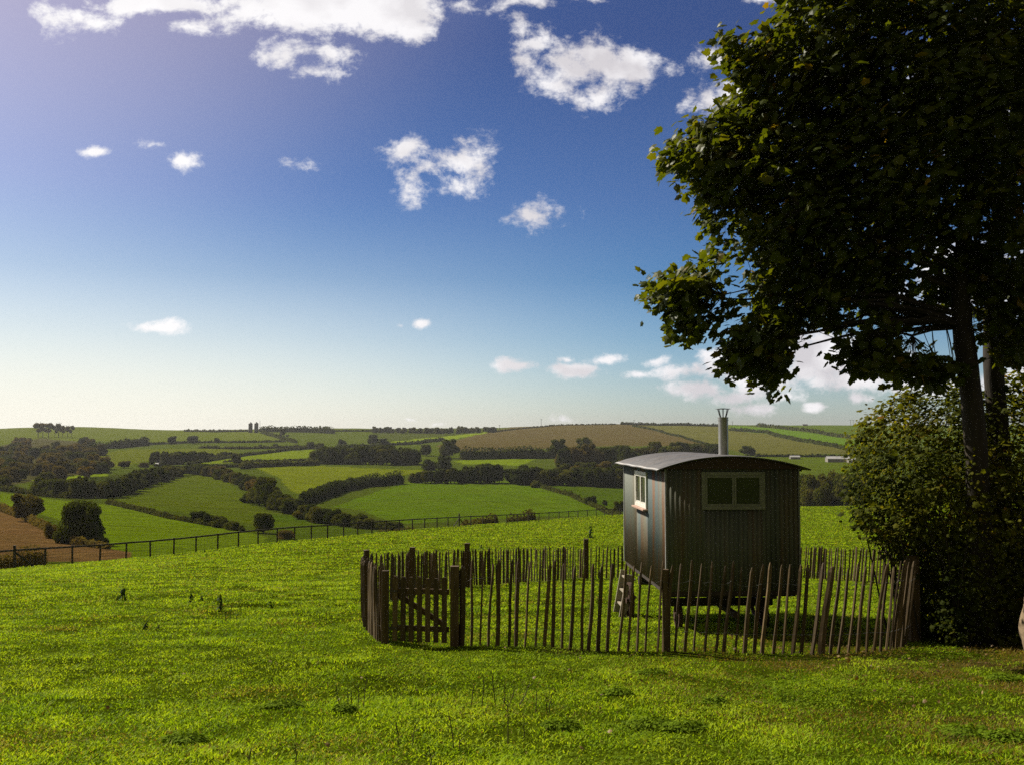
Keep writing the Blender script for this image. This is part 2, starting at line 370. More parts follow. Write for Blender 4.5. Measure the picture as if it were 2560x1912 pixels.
FIELDS = [  # colour of what grows there, outline in the photograph's pixels
 ((.085, .11, .018), [(0,1060),(200,1055),(330,1060),(620,1062),(700,1075),(720,1103),(460,1105),(330,1104),(220,1100),(90,1105),(0,1113)]),
 ((.060, .085, .020), [(640,1060),(940,1060),(975,1095),(850,1112),(700,1122),(560,1128),(430,1112),(700,1103),(690,1085)]),
 ((.045, .062, .020), [(930,1062),(1240,1060),(1240,1077),(1100,1090),(973,1104),(930,1090)]),
 ((.055, .05, .022), [(0,1113),(100,1095),(230,1105),(270,1150),(270,1185),(180,1190),(0,1215)]),
 ((.095, .115, .016), [(225,1135),(330,1122),(560,1120),(600,1135),(470,1150),(380,1150),(290,1168),(250,1150)]),
 ((.15, .21, .014), [(80,1200),(150,1190),(270,1182),(272,1190),(120,1204)]),
 ((.030, .042, .013), [(80,1204),(270,1188),(470,1165),(480,1180),(390,1195),(300,1240),(200,1250),(90,1240)]),
 ((.075, .105, .016), [(250,1245),(300,1238),(390,1194),(470,1178),(555,1190),(600,1230),(650,1270),(690,1290),(640,1310),(480,1285),(270,1258)]),
 ((.115, .175, .012), [(0,1230),(110,1245),(280,1262),(470,1300),(600,1325),(730,1357),(640,1390),(300,1420),(270,1345),(150,1300),(60,1270),(0,1262)]),
 ((.16, .085, .040), [(-200,1240),(0,1268),(100,1310),(190,1358),(330,1380),(300,1440),(-200,1440)]),
 ((.135, .165, .014), [(634,1167),(798,1164),(930,1170),(1075,1173),(1010,1186),(900,1195),(848,1212),(777,1240),(730,1228),(700,1195)]),
 ((.085, .145, .014), [(830,1265),(927,1233),(1014,1206),(1139,1203),(1285,1203),(1389,1229),(1472,1254),(1530,1290),(1347,1290),(1139,1300),(998,1310),(906,1275)]),
 ((.055, .095, .014), [(1300,1200),(1347,1204),(1560,1208),(1580,1290),(1500,1268),(1400,1226)]),
 ((.14, .20, .014), [(1131,1150),(1347,1145),(1300,1162),(1160,1160)]),
 ((.088, .062, .026), [(1090,1114),(1215,1079),(1285,1066),(1380,1058),(1570,1055),(1640,1068),(1800,1116),(1700,1114),(1520,1114),(1150,1128)]),
 ((.100, .098, .024), [(1570,1055),(1800,1060),(1960,1085),(2150,1132),(1900,1137),(1800,1120),(1650,1074)]),
 ((.085, .165, .018), [(1824,1062),(1950,1070),(2160,1098),(2160,1130),(1970,1090),(1824,1074)]),
 ((.065, .105, .018), [(1880,1050),(2560,1050),(2560,1140),(2160,1098),(2000,1077)]),
 ((.16, .22, .014), [(973,1104),(1239,1077),(1180,1089),(1040,1112),(975,1112)]),
 ((.14, .19, .014), [(560,1140),(785,1122),(783,1143),(640,1152),(470,1165)]),
 ((.060, .10, .014), [(680,1283),(790,1295),(880,1320),(960,1330),(640,1372),(690,1320),(640,1310)]),
 ((.075, .11, .018), [(1880,1136),(2140,1136),(2140,1185),(1880,1185)])]
def build_ground():
    cols = np.concatenate([np.arange(-1500, -60, 60), np.arange(-60, 2620, 7.0), np.arange(2620, 4200, 60)])
    Yr = np.concatenate([[-400, -160, -70, -25, -15, -8, -4, -1, 1], np.exp(np.linspace(math.log(2), math.log(60), 190)), np.exp(np.linspace(math.log(60.8), math.log(2600), 330)), [3500, 4800, 6000]])
    U = (cols - CX) / F; Wd = np.maximum(Yr, 6.0) ; Wd = np.where(Yr < 6, 6 + (6 - Yr) * 1.0, Wd)
    X = U[None, :] * Wd[:, None]; YY = np.repeat(Yr[:, None], len(cols), 1); Z = height(X, YY)
    V = np.stack([X, YY, Z], -1).reshape(-1, 3); nr, nc = X.shape
    i = np.arange(nr - 1)[:, None] * nc + np.arange(nc - 1)[None, :]
    Q = np.stack([i, i + 1, i + nc + 1, i + nc], -1).reshape(-1, 4)
    px, py = project(V); jx = (vnoise(V[:, 0] * .08, V[:, 1] * .08, 9) - .5) * 5; jy = (vnoise(V[:, 0] * .08, V[:, 1] * .08, 19) - .5) * 3
    C = np.tile(np.array([[.070, .10, .006]]), (len(V), 1))
    for col, poly in FIELDS: C[in_poly(px + jx, py + jy, poly) & (V[:, 1] > 100)] = (col[0] * 1.16, col[1] * 1.16, col[2] * (.2 if col[1] > col[0] else .9))
    cy = np.interp(px, KF, FY); near = V[:, 1] < cy * 1.06
    C[near] = (.085, .125, .005)
    # worn earth: by the fence's right end, along the fence foot, bare trodden patch at the hedge
    def spot(cx_, cy_, r, col, s=1):
        nonlocal C
        w = np.clip(1 - np.hypot(V[:, 0] - cx_, V[:, 1] - cy_) / r + (fbm(V[:, 0] * 2, V[:, 1] * 2, 31) - .5) * 1.5, 0, 1)[:, None] * s
        C = C * (1 - w) + np.array(col) * w
    for (a, b, r) in [(2180, 1655, .8), (2080, 1640, .6), (1420, 1625, .5), (2440, 1660, .9), (2520, 1790, .7), (2230, 1475, 1.6)]:
        g = gnear(a, b); spot(g.x, g.y, r, (.12, .065, .03), .9)
    return V, Q, C
m, nt, N, L, P = new_mat('field_ground')
a = N.new('ShaderNodeAttribute'); a.attribute_name = 'tone'
big = noise(nt, .035, 5, .6); lump = noise(nt, .16, 5, .7, stretch=(.6, 1.6, 1)); mid = noise(nt, .9, 8, .72); fin = noise(nt, 7, 6, .7)
def rescale(v, lo, hi):
    r = N.new('ShaderNodeMapRange'); L.new(v, r.inputs[0]); r.inputs[1].default_value = .3; r.inputs[2].default_value = .7; r.inputs[3].default_value = lo; r.inputs[4].default_value = hi; return r.outputs[0]
c = cmix(nt, rescale(big, 0, .45), a.outputs['Color'], (.125, .13, .008))
c0 = cmix(nt, .55, a.outputs['Color'], c)
s1 = N.new('ShaderNodeVectorMath'); s1.operation = 'SCALE'; L.new(c0, s1.inputs[0]); L.new(rescale(mid, .45, 1.5), s1.inputs['Scale'])
s3 = N.new('ShaderNodeVectorMath'); s3.operation = 'SCALE'; L.new(s1.outputs[0], s3.inputs[0]); L.new(rescale(lump, .62, 1.35), s3.inputs['Scale'])
s2 = N.new('ShaderNodeVectorMath'); s2.operation = 'SCALE'; L.new(s3.outputs[0], s2.inputs[0]); L.new(rescale(fin, .6, 1.35), s2.inputs['Scale'])
L.new(s2.outputs[0], P.inputs['Base Color']); P.inputs['Roughness'].default_value = .95; P.inputs['Specular IOR Level'].default_value = .0
ad = N.new('ShaderNodeMath'); ad.operation = 'MULTIPLY_ADD'; ad.inputs[2].default_value = 0; L.new(lump, ad.inputs[2]); L.new(mid, ad.inputs[0]); L.new(fin, ad.inputs[1])
L.new(bump(nt, ad.outputs[0], .9, 1.6), P.inputs['Normal'])
M['ground'] = m
V, Q, C = build_ground()
tag(np_mesh('ground', V, [Q], M['ground'], smooth=True, colors=C), kind='structure')

# ------------------------------------------------------------------ far hedges, trees and woods
def rand_quads(P, Nrm, size, jit=.7):
    """small tilted quads (leaf clumps) at points P facing roughly along Nrm"""
    n = len(P); d = Nrm + rng.normal(0, jit, (n, 3)); d /= np.linalg.norm(d, axis=1)[:, None] + 1e-9
    a = np.cross(d, rng.normal(0, 1, (n, 3))); a /= np.linalg.norm(a, axis=1)[:, None] + 1e-9; b = np.cross(d, a)
    s = (size * rng.uniform(.6, 1.4, n))[:, None]; a = a * s; b = b * s * rng.uniform(.5, .9, n)[:, None]
    V = np.stack([P - a * .8 - b * .35, P + a * .1 - b, P + a, P - a * .1 + b], 1).reshape(-1, 3)
    return V, np.arange(4 * n).reshape(n, 4)
def hedge(pts, w, h, label, mat='far_hedge', Y=None, wild=.35, cat='hedge', name='hedge', group=None, leaf=1.0, px=True, maxn=7000):
    """pts: pixels on the ground; w,h in the photograph's pixels at that distance"""
    G = [(at(p[0], p[1], Y) if Y else gfar(*p)) for p in pts]
    if Y: G = [Vector((g.x, g.y, H(g.x, g.y))) for g in G]
    scale = [g.y / F for g in G]
    path = []; acc = 0
    for i in range(len(G) - 1):
        n = max(2, int((G[i + 1] - G[i]).length / (2.0 * G[i].y / F * 2 + .4)))
        n = min(n, 160)
        for k in range(n): path.append((G[i].lerp(G[i + 1], k / n), scale[i] * (1 - k / n) + scale[i + 1] * k / n))
    path.append((G[-1], scale[-1])); Pp = np.array([p for p, s in path]); sc = np.array([s for p, s in path])
    Pp[:, 2] = height(Pp[:, 0], Pp[:, 1])
    sd = random.randint(0, 999); arc = np.concatenate([[0], np.cumsum(np.linalg.norm(np.diff(Pp, axis=0), axis=1))])
    hm = h * sc * (1 - wild + 2 * wild * fbm(arc / (h * np.mean(sc) * 1.6), arc * 0 + sd, sd, 3)); wm = w * sc
    hm[0] *= .6; hm[-1] *= .6
    T = np.gradient(Pp, axis=0); T[:, 2] = 0; T /= np.linalg.norm(T, axis=1)[:, None] + 1e-9; Nn = np.stack([-T[:, 1], T[:, 0], T[:, 2] * 0], 1)
    K = 9; th = np.linspace(0, math.pi, K); core = []
    for k in range(K): core.append(Pp + Nn * (np.cos(th[k]) * wm * .36)[:, None] + np.array([0, 0, 1]) * (np.sin(th[k]) ** .7 * hm * .74 - .15)[:, None])
    C = np.stack(core, 1); C += rng.normal(0, 1, C.shape) * (hm * .045)[:, None, None]; n = len(Pp); V0 = C.reshape(-1, 3)
    i = np.arange(n - 1)[:, None] * K + np.arange(K - 1)[None, :]; Q0 = np.stack([i, i + 1, i + K + 1, i + K], -1).reshape(-1, 4)
    size = float(np.clip(np.mean(sc) * 2.5 * 1.6, .10, 2.5)) * leaf
    area = arc[-1] * np.mean(2 * hm + wm); N = int(min(maxn, max(60, area / size ** 2 * 1.5)))
    t = rng.uniform(0, n - 1.001, N); j = t.astype(int); f = (t - j)[:, None]
    base = Pp[j] * (1 - f) + Pp[j + 1] * f; hh = hm[j] * (1 - f[:, 0]) + hm[j + 1] * f[:, 0]; ww = wm[j]
    a = rng.uniform(0.05, math.pi - .05, N); rr = rng.uniform(.66, 1.16, N)
    P = base + Nn[j] * (np.cos(a) * ww * .5 * rr)[:, None] + np.array([0, 0, 1]) * (np.sin(a) ** .7 * hh * rr)[:, None]
    Nm = Nn[j] * np.cos(a)[:, None] + np.array([0, 0, 1]) * np.sin(a)[:, None]
    V1, Q1 = rand_quads(P, Nm, size * .7)
    o = np_mesh(name, np.concatenate([V0, V1]), [Q0, Q1 + len(V0)], M[mat])
    return tag(o, label, cat, group)

def crown_mesh(kind, seed, mat):
    """unit crown: x,y in -1..1, z in 0..1 (scaled by the thing)"""
    r = np.random.default_rng(seed); blobs = []
    if kind == 'round':
        for k in range(16):
            a = r.uniform(0, 2 * math.pi); z = r.uniform(.14, .84); q = math.sqrt(max(0, 1 - ((z - .46) / .56) ** 2)) * r.uniform(.4, .72)
            blobs.append((math.cos(a) * q, math.sin(a) * q, z, r.uniform(.24, .36), r.uniform(.12, .18)))
        blobs.append((0, 0, .46, .68, .42))
    elif kind == 'bushy':
        for k in range(14):
            a = r.uniform(0, 2 * math.pi); z = r.uniform(.06, .78); q = math.sqrt(max(0, 1 - (z / 1.0) ** 2)) * r.uniform(.35, .75)
            blobs.append((math.cos(a) * q, math.sin(a) * q, z, r.uniform(.28, .42), r.uniform(.16, .26)))
        blobs.append((0, 0, .30, .78, .42))
    elif kind == 'loose':
        for k in range(15):
            a = r.uniform(0, 2 * math.pi); z = r.uniform(.25, .88); q = math.sqrt(max(0, 1 - ((z - .55) / .5) ** 2)) * r.uniform(.2, .8)
            blobs.append((math.cos(a) * q, math.sin(a) * q, z, r.uniform(.16, .30), r.uniform(.07, .14)))
    elif kind == 'flat':
        for k in range(9):
            a = r.uniform(0, 2 * math.pi); q = r.uniform(.1, .68)
            blobs.append((math.cos(a) * q, math.sin(a) * q, r.uniform(.55, .9) - q * .25, r.uniform(.28, .42), r.uniform(.07, .12)))
    elif kind == 'cone':
        for k in range(14):
            z = .1 + .8 * k / 14; q = (1 - z) * .55; a = r.uniform(0, 2 * math.pi)
            blobs.append((math.cos(a) * q * .5, math.sin(a) * q * .5, z, .18 + .62 * (1 - z), .09))
    Vs, Fs, off = [], [], 0; K, Lr = 8, 5
    for (x, y, z, rx, rz) in blobs:
        ph = np.linspace(-math.pi / 2, math.pi / 2, Lr); t = np.arange(K) / K * 2 * math.pi
        S = np.stack([np.cos(ph)[:, None] * np.cos(t), np.cos(ph)[:, None] * np.sin(t), np.repeat(np.sin(ph)[:, None], K, 1)], -1)
        S = S * r.uniform(.75, 1.0, S.shape[:2])[..., None]
        v = (S * np.array([rx, rx, rz]) * .64 + np.array([x, y, z])).reshape(-1, 3)
        i = np.arange(Lr - 1)[:, None] * K + np.arange(K)[None, :]; i2 = np.arange(Lr - 1)[:, None] * K + (np.arange(K)[None, :] + 1) % K
        Fs.append(np.stack([i, i2, i2 + K, i + K], -1).reshape(-1, 4) + off); Vs.append(v); off += len(v)
        n = int(2900 * rx * (rx + rz) / (.6 if kind != 'loose' else .35) * .62); d = r.normal(0, 1, (n, 3)); d /= np.linalg.norm(d, axis=1)[:, None]
        P = d * np.array([rx, rx, rz]) * r.uniform(.62, 1.18, n)[:, None] + np.array([x, y, z])
        q, f = rand_quads(P, d, .050 if kind != 'flat' else .075); q[:, 2] = (q[:, 2] - z) * .75 + z
        Fs.append(f + off); Vs.append(q); off += len(q)
    V = np.concatenate(Vs); V[:, 2] = np.maximum(V[:, 2], .0)
    o = np_mesh('crown', V, Fs, M[mat]); me = o.data; bpy.data.objects.remove(o); return me
def trunk_mesh(kind, seed):
    r = random.Random(seed); m = MB()
    hi = {'round': .45, 'bushy': .25, 'loose': .5, 'flat': .72, 'cone': .5}[kind]; rad = {'flat': .075, 'cone': .10}.get(kind, .085)
    bend = r.uniform(-.08, .08)
    m.tube([(0, 0, -.06), (bend * .3, 0, hi * .5), (bend, 0, hi)], [rad, rad * .75, rad * .55], 7)
    for k in range(5):
        a = k * 1.3 + r.random(); q = r.uniform(.35, .6)
        m.tube([(bend * .8, 0, hi * r.uniform(.7, 1)), (math.cos(a) * q * .5, math.sin(a) * q * .5, hi + .12), (math.cos(a) * q, math.sin(a) * q, hi + r.uniform(.16, .3))], [rad * .45, rad * .3, rad * .12], 5)
    me = bpy.data.meshes.new('trunk'); me.from_pydata(m.v, [], m.f); me.update(); me.materials.append(M['far_bark']); return me
TPL = {}
for kind, ns in (('round', 3), ('bushy', 3), ('loose', 2), ('flat', 2), ('cone', 1)):
    for mat in ('far', 'far_brown'):
        if mat == 'far_brown' and kind == 'cone': continue
        TPL[kind, mat] = [(crown_mesh(kind, 40 + k, mat), trunk_mesh(kind, k)) for k in range(ns)]
def tree(px, py, w, h, kind, label, cat='tree', name=None, mat='far', group=None, Y=None, G=None, depth=1.0):
    g = G or (Vector((0, 0, 0)) if Y else gfar(px, py))
    if Y: x = (px - CX) / F * Y; g = Vector((x, Y, H(x, Y)))
    s = g.y / F; cm, tm = random.choice(TPL[kind, mat])
    name = name or {'flat': 'pine_tree', 'cone': 'conifer_tree', 'bushy': 'bush' if h < 40 and w < 50 else 'broad_tree'}.get(kind, 'broad_tree')
    e = empty(name, g, random.uniform(0, 6.28)); e.scale = (w * s / 2, w * s / 2 * depth, h * s)
    for nm, me in (('trunk', tm), ('crown', cm)):
        c = bpy.data.objects.new(nm, me); COL.objects.link(c); c.parent = e
    return tag(e, label, cat, group)
def row_of(pts, n, w, h, kinds, label, group, mat='far', jit=6, cat='tree', ends=1.0):
    """n trees strung along a line of ground pixels; w,h may be lists along the line"""
    xs = np.linspace(0, len(pts) - 1, n); k = np.arange(len(pts))
    for t in xs:
        px = np.interp(t, k, [p[0] for p in pts]) + random.uniform(-jit, jit); py = np.interp(t, k, [p[1] for p in pts]) + random.uniform(-jit, jit) * .25
        ww = (np.interp(t, np.linspace(0, len(pts) - 1, len(w)), w) if isinstance(w, list) else w) * random.uniform(.8, 1.25)
        hh = (np.interp(t, np.linspace(0, len(pts) - 1, len(h)), h) if isinstance(h, list) else h) * random.uniform(.82, 1.15)
        tree(px, py, ww, hh, random.choice(kinds), label, cat, None, random.choice(mat) if isinstance(mat, list) else mat, group)

# woods and tree belts
row_of([(796,1159),(850,1159),(920,1160),(985,1161),(1035,1160)], 20, 50, [44,52,54,50,44], ['bushy','round'], 'dark tree of the dense wood standing between two pale pastures in mid valley', 'trees of the dense wood in mid valley', jit=4)
row_of([(1282,1209),(1350,1210),(1430,1212),(1500,1214),(1562,1215)], 24, 50, [46,48,46,52,56], ['bushy','round'], 'dark tree in the thick belt behind the pasture left of the hut', 'trees of the thick belt left of the hut')
row_of([(1036,1205),(1100,1206),(1160,1206),(1210,1206),(1250,1206)], 18, 34, [30,38,44,50,48], ['bushy','round'], 'tree in the short belt closing the top of the big bright pasture', 'trees at the top of the bright pasture', jit=4)
row_of([(1400,1166),(1470,1162),(1560,1158),(1640,1150),(1720,1145),(1790,1141)], 34, 46, [48,56,48,46,42,34], ['bushy','bushy','round'], 'tree of the mixed belt below the brown hill, seen over the hut roof', 'trees of the mixed belt below the brown hill', mat=['far','far','far_brown'], jit=12)
row_of([(1410,1190),(1480,1190),(1550,1185)], 12, 40, 38, ['bushy','round'], 'tree of the lower row in front of the mixed belt left of the hut roof', 'trees of the lower row before the mixed belt', mat=['far','far_brown'], jit=10)
row_of([(110,1236),(200,1244),(300,1240),(350,1222),(400,1204),(470,1182)], 36, 44, [44,52,58,50,36,24], ['bushy','round'], 'dark tree of the long wood on the slope above the left pastures', 'trees of the long wood on the left slope', jit=7)
row_of([(2010,1268),(2060,1270),(2130,1270)], 9, 66, [84,104,90], ['bushy','round'], 'dark tree beyond the field between the hut and the tall hedge', 'trees between the hut and the tall hedge', jit=10)
row_of([(935,1080),(1000,1082),(1080,1083),(1160,1083),(1238,1079)], 34, 17, [15,14,16,17,14], ['round','bushy'], 'small tree of the skyline wood in the middle of the horizon', 'trees of the skyline wood', jit=5)
SCRUB = [(-20,1128),(90,1096),(170,1098),(232,1118),(262,1140),(286,1170),(282,1192),(190,1196),(120,1212),(-20,1222)]
kk = 0
while kk < 84:
    px = random.uniform(-20, 290); py = random.uniform(1096, 1222)
    if not in_poly(np.array([px]), np.array([py]), SCRUB)[0]: continue
    if 78 < px < 200 and py < 1124: continue
    f = (py - 1096) / 126; kk += 1
    tree(px, py, (26 + 26 * f) * random.uniform(.8, 1.3), (20 + 20 * f) * random.uniform(.8, 1.25), random.choice(['bushy','bushy','round']), 'tree of the brownish scrubby wood below the tall pines', 'tree', 'broad_tree', 'far_brown' if random.random() < .62 else 'far', 'trees of the scrubby wood below the pines')
row_of([(400,1160),(430,1160),(470,1158),(512,1154)], 11, 30, [32,38,36,30], ['bushy','round'], 'dark tree sheltering the small farmhouse', 'trees sheltering the farmhouse', jit=4)
row_of([(393,1165),(432,1167)], 4, 16, 9, ['bushy'], 'low bush in front of the small farmhouse', 'bushes in front of the farmhouse', jit=5, cat='bush')
row_of([(520,1148),(548,1145),(578,1142)], 5, 22, 18, ['bushy'], 'low tree in the line leading away from the farmhouse wood', 'low trees beyond the farmhouse wood', jit=3)
row_of([(488,1183),(530,1188),(565,1196),(600,1212),(632,1235)], 16, 42, [28,30,32,38,44], ['bushy','round'], 'tree of the line running down the valley side beside the dull green field', 'trees running down beside the dull green field', mat=['far','far','far_brown'])
row_of([(640,1256),(668,1268),(700,1277),(735,1283)], 8, 62, [52,76,56,40], ['bushy','round'], 'big dark tree of the clump in the valley bottom', 'big trees of the clump in the valley bottom', jit=4)
row_of([(765,1296),(805,1304),(850,1310),(900,1317),(950,1320),(985,1320)], 16, 50, [44,46,40,34,26,18], ['bushy'], 'thick bush of the row along the foot of the bright pasture', 'bushes along the foot of the bright pasture', jit=5, cat='bush')
row_of([(505,1306),(545,1314),(585,1322)], 4, 46, [36,42,26], ['bushy'], 'dark bush in the hedge on the ridge of the left pasture', 'bushes in the ridge hedge of the left pasture', jit=4, cat='bush')
# single trees one can tell apart
for a in [
 (208,1358,118,120,'bushy','big round green tree at the corner of the ploughed field','far'),
 (77,1302,88,82,'round','tall loose olive-brown tree above the ploughed field','far_brown'),
 (138,1345,44,48,'bushy','small bush pressed against the left side of the big round tree','far_brown'),
 (262,1362,40,26,'bushy','low bush at the right foot of the big round tree','far'),
 (663,1330,64,56,'round','round bushy tree at the lower end of the ridge hedge','far'),
 (718,1346,52,26,'bushy','low scrubby bush just right of the round tree at the ridge end','far_brown'),
 (592,1164,30,38,'round','lone upright tree at the start of the pale green strips','far'),
 (618,1172,40,26,'bushy','low bush leaning on the lone upright tree by the pale strips','far'),
 (431,1110,26,25,'round','left one of three lone trees on the ridge field','far'),
 (484,1109,34,23,'round','broad middle one of three lone trees on the ridge field','far'),
 (544,1107,18,16,'round','small right one of three lone trees on the ridge field','far'),
 (216,1102,20,13,'bushy','little bush alone on the ridge field right of the pines','far_brown'),
 (651,1119,12,11,'round','tiny tree in the field below the silos','far'),
 (690,1119,16,12,'round','small round tree in the field right below the silos','far'),
 (711,1099,26,32,'loose','tall loose tree below the right end of the silo hedge','far'),
 (313,1171,36,22,'round','round bush at the lower edge of the olive field left of the farmhouse','far_brown'),
 (363,1168,30,14,'bushy','flat bush beside the drive left of the farmhouse','far_brown'),
 (381,1160,17,32,'cone','slim pointed conifer left of the farmhouse wood','far'),
 (777,1121,30,20,'bushy','left of two low trees behind the dense mid-valley wood','far'),
 (800,1122,28,18,'bushy','right of two low trees behind the dense mid-valley wood','far'),
 (856,1110,24,17,'bushy','low tree above the dense mid-valley wood','far'),
 (933,1109,32,27,'bushy','bigger tree at the left end of the bright yellow strip','far'),
 (958,1114,32,20,'round','spreading tree at the tip of the bright yellow strip','far'),
 (1066,1138,36,32,'round','round tree between the dense wood and the brown hill','far'),
 (1123,1145,54,52,'round','large round tree at the lower left corner of the brown hill','far'),
 (1072,1174,42,30,'bushy','left bush of a pair in front of the large round tree','far'),
 (1110,1175,48,40,'bushy','right bush of a pair in front of the large round tree','far'),
 (1396,1144,52,50,'round','dark round tree at the right end of the long straight hedge','far'),
 (1463,1128,50,44,'round','dark dome-shaped tree rising highest against the brown hill','far'),
 (1272,1197,11,17,'round','small yellowish bush at the gap between two tree belts','far_brown'),
 (1338,1217,28,22,'bushy','bush at the top of the hedge running down to the hut','far'),
 (1475,1260,38,27,'bushy','wide bush in the hedge running down to the hut','far'),
 (1511,1263,16,15,'round','small bush next to the wide bush in the hedge by the hut','far'),
 (1547,1286,36,38,'round','round bush close to the left wall of the hut','far'),
 (1868,1137,48,26,'round','round tree right of the hut chimney','far'),
 (1755,1137,64,30,'round','broad tree left of the hut chimney','far'),
 (1172,1066,10,6,'bushy','tiny thorn bush on the skyline of the brown hill','far')]:
    tree(a[0], a[1], a[2], a[3], a[4], a[5], 'bush' if 'bush' in a[5] else 'tree', None, a[6])
for px, w in [(97,30),(109,26),(123,30),(139,15),(148,25),(158,16),(170,19),(181,15)]:
    tree(px, 1093, w, 40 if w > 20 else 33, 'flat', 'flat-topped pine with a bare trunk in the clump on the left ridge', 'pine', 'pine_tree', 'far_brown', 'pines on the left ridge')

for a in [
 ([(1150,1148),(1250,1147),(1390,1146)], 18, 26, 'long straight dark hedge along the foot of the brown hill', 'far_hedge', .15),
 ([(758,1262),(800,1246),(850,1230),(920,1214),(1005,1206)], 22, 27, 'thick dark hedge climbing between the yellow field and the bright pasture', 'far_hedge', .25),
 ([(0,1226),(90,1235),(178,1246)], 12, 14, 'low dark hedge above the left pasture', 'far_hedge', .3),
 ([(274,1260),(350,1277),(430,1296),(520,1312),(612,1326)], 12, 11, 'dark hedge running down the ridge of the left pasture', 'far_hedge', .35),
 ([(0,1274),(60,1292),(110,1318),(195,1362),(280,1372)], 16, 17, 'ragged hedge between the ploughed field and the left pasture', 'far_brown', .4),
 ([(222,1121),(290,1120),(370,1112)], 14, 17, 'thick wooded hedge at the left foot of the ridge field', 'far_hedge', .35),
 ([(370,1111),(480,1107),(600,1106),(715,1104)], 6, 5, 'thin hedge along the foot of the ridge field', 'far_hedge', .3),
 ([(500,1120),(600,1122),(700,1119),(800,1118)], 6, 6, 'thin hedge below the ridge field leading to the dense wood', 'far_hedge', .4),
 ([(462,1078),(540,1080),(622,1078)], 5, 5, 'low hedge on the skyline left of the silos', 'far_hedge', .5),
 ([(650,1079),(720,1080),(780,1081),(835,1084)], 12, 14, 'tall dark hedge on the skyline right of the silos', 'far_hedge', .25),
 ([(835,1078),(900,1078),(930,1079)], 4, 4, 'thin hedge on the skyline between the silo hedge and the skyline wood', 'far_hedge', .4),
 ([(655,1083),(690,1093),(742,1107)], 7, 7, 'hedge slanting down from the silos', 'far_hedge', .3),
 ([(470,1162),(560,1147),(640,1136),(720,1126),(797,1119)], 6, 7, 'upper hedge of the pale green strips', 'far_hedge', .3),
 ([(560,1156),(680,1153),(790,1151)], 4, 5, 'thin middle hedge of the pale green strips', 'far_hedge', .3),
 ([(630,1170),(710,1166),(800,1163)], 8, 13, 'lower hedge of the pale green strips', 'far_hedge', .3),
 ([(1322,1202),(1355,1219),(1426,1240),(1472,1261),(1513,1281),(1552,1292)], 9, 10, 'gappy hedge running down beside the bright pasture to the hut', 'far_hedge', .5),
 ([(1824,1076),(1914,1082),(2017,1106),(2160,1134)], 7, 8, 'lower hedge slanting across the green fields on the right hill', 'far_hedge', .25),
 ([(1894,1066),(2042,1082),(2170,1102)], 7, 8, 'upper hedge slanting across the green fields on the right hill', 'far_hedge', .25),
 ([(1581,1065),(1640,1076),(1704,1093),(1795,1120)], 4, 4, 'thin hedge between the brown field and the olive field', 'far_hedge', .4),
 ([(1885,1141),(2000,1141),(2140,1141)], 5, 6, 'hedge behind the farm sheds', 'far_hedge', .3),
 ([(1552,1061),(1640,1063),(1720,1064),(1815,1066)], 6, 6, 'hedge on the skyline behind the hut chimney', 'far_hedge', .4),
 ([(1240,1079),(1290,1072),(1390,1064),(1540,1061)], 3, 2.5, 'faint hedge along the skyline of the brown hill', 'far_hedge', .5),
 ([(840,1118),(930,1116),(1040,1110),(1110,1100)], 7, 7, 'hedge under the bright yellow strip', 'far_hedge', .4),
 ([(470,1180),(500,1172),(560,1168),(630,1168)], 8, 10, 'short hedge above the dull green field', 'far_hedge', .3)]:
    hedge(a[0], a[1], a[2], a[3], a[4], wild=a[5])
# scrub just beyond the far fence
for pts, Y, w, h, lab in [([(1150,1300),(1175,1300),(1200,1300),(1225,1300),(1245,1300)],152,30,27,'scrubby bramble patch behind the braced post of the wire fence'),
                          ([(1266,1290),(1285,1290),(1310,1290),(1340,1290)],172,30,29,'scrubby bramble patch behind the wire fence nearer the hut'),
                          ([(935,1320),(960,1320),(990,1320),(1015,1320),(1040,1320)],128,30,27,'brownish bramble patch behind the middle of the wire fence'),
                          ([(-60,1420),(20,1420),(70,1420),(112,1420)],66,40,40,'dark bramble patch behind the left end of the wire fence')]:
    hedge(pts, w, h, lab, 'far_brown', Y=Y, wild=.4, cat='brambles', name='bramble_patch')

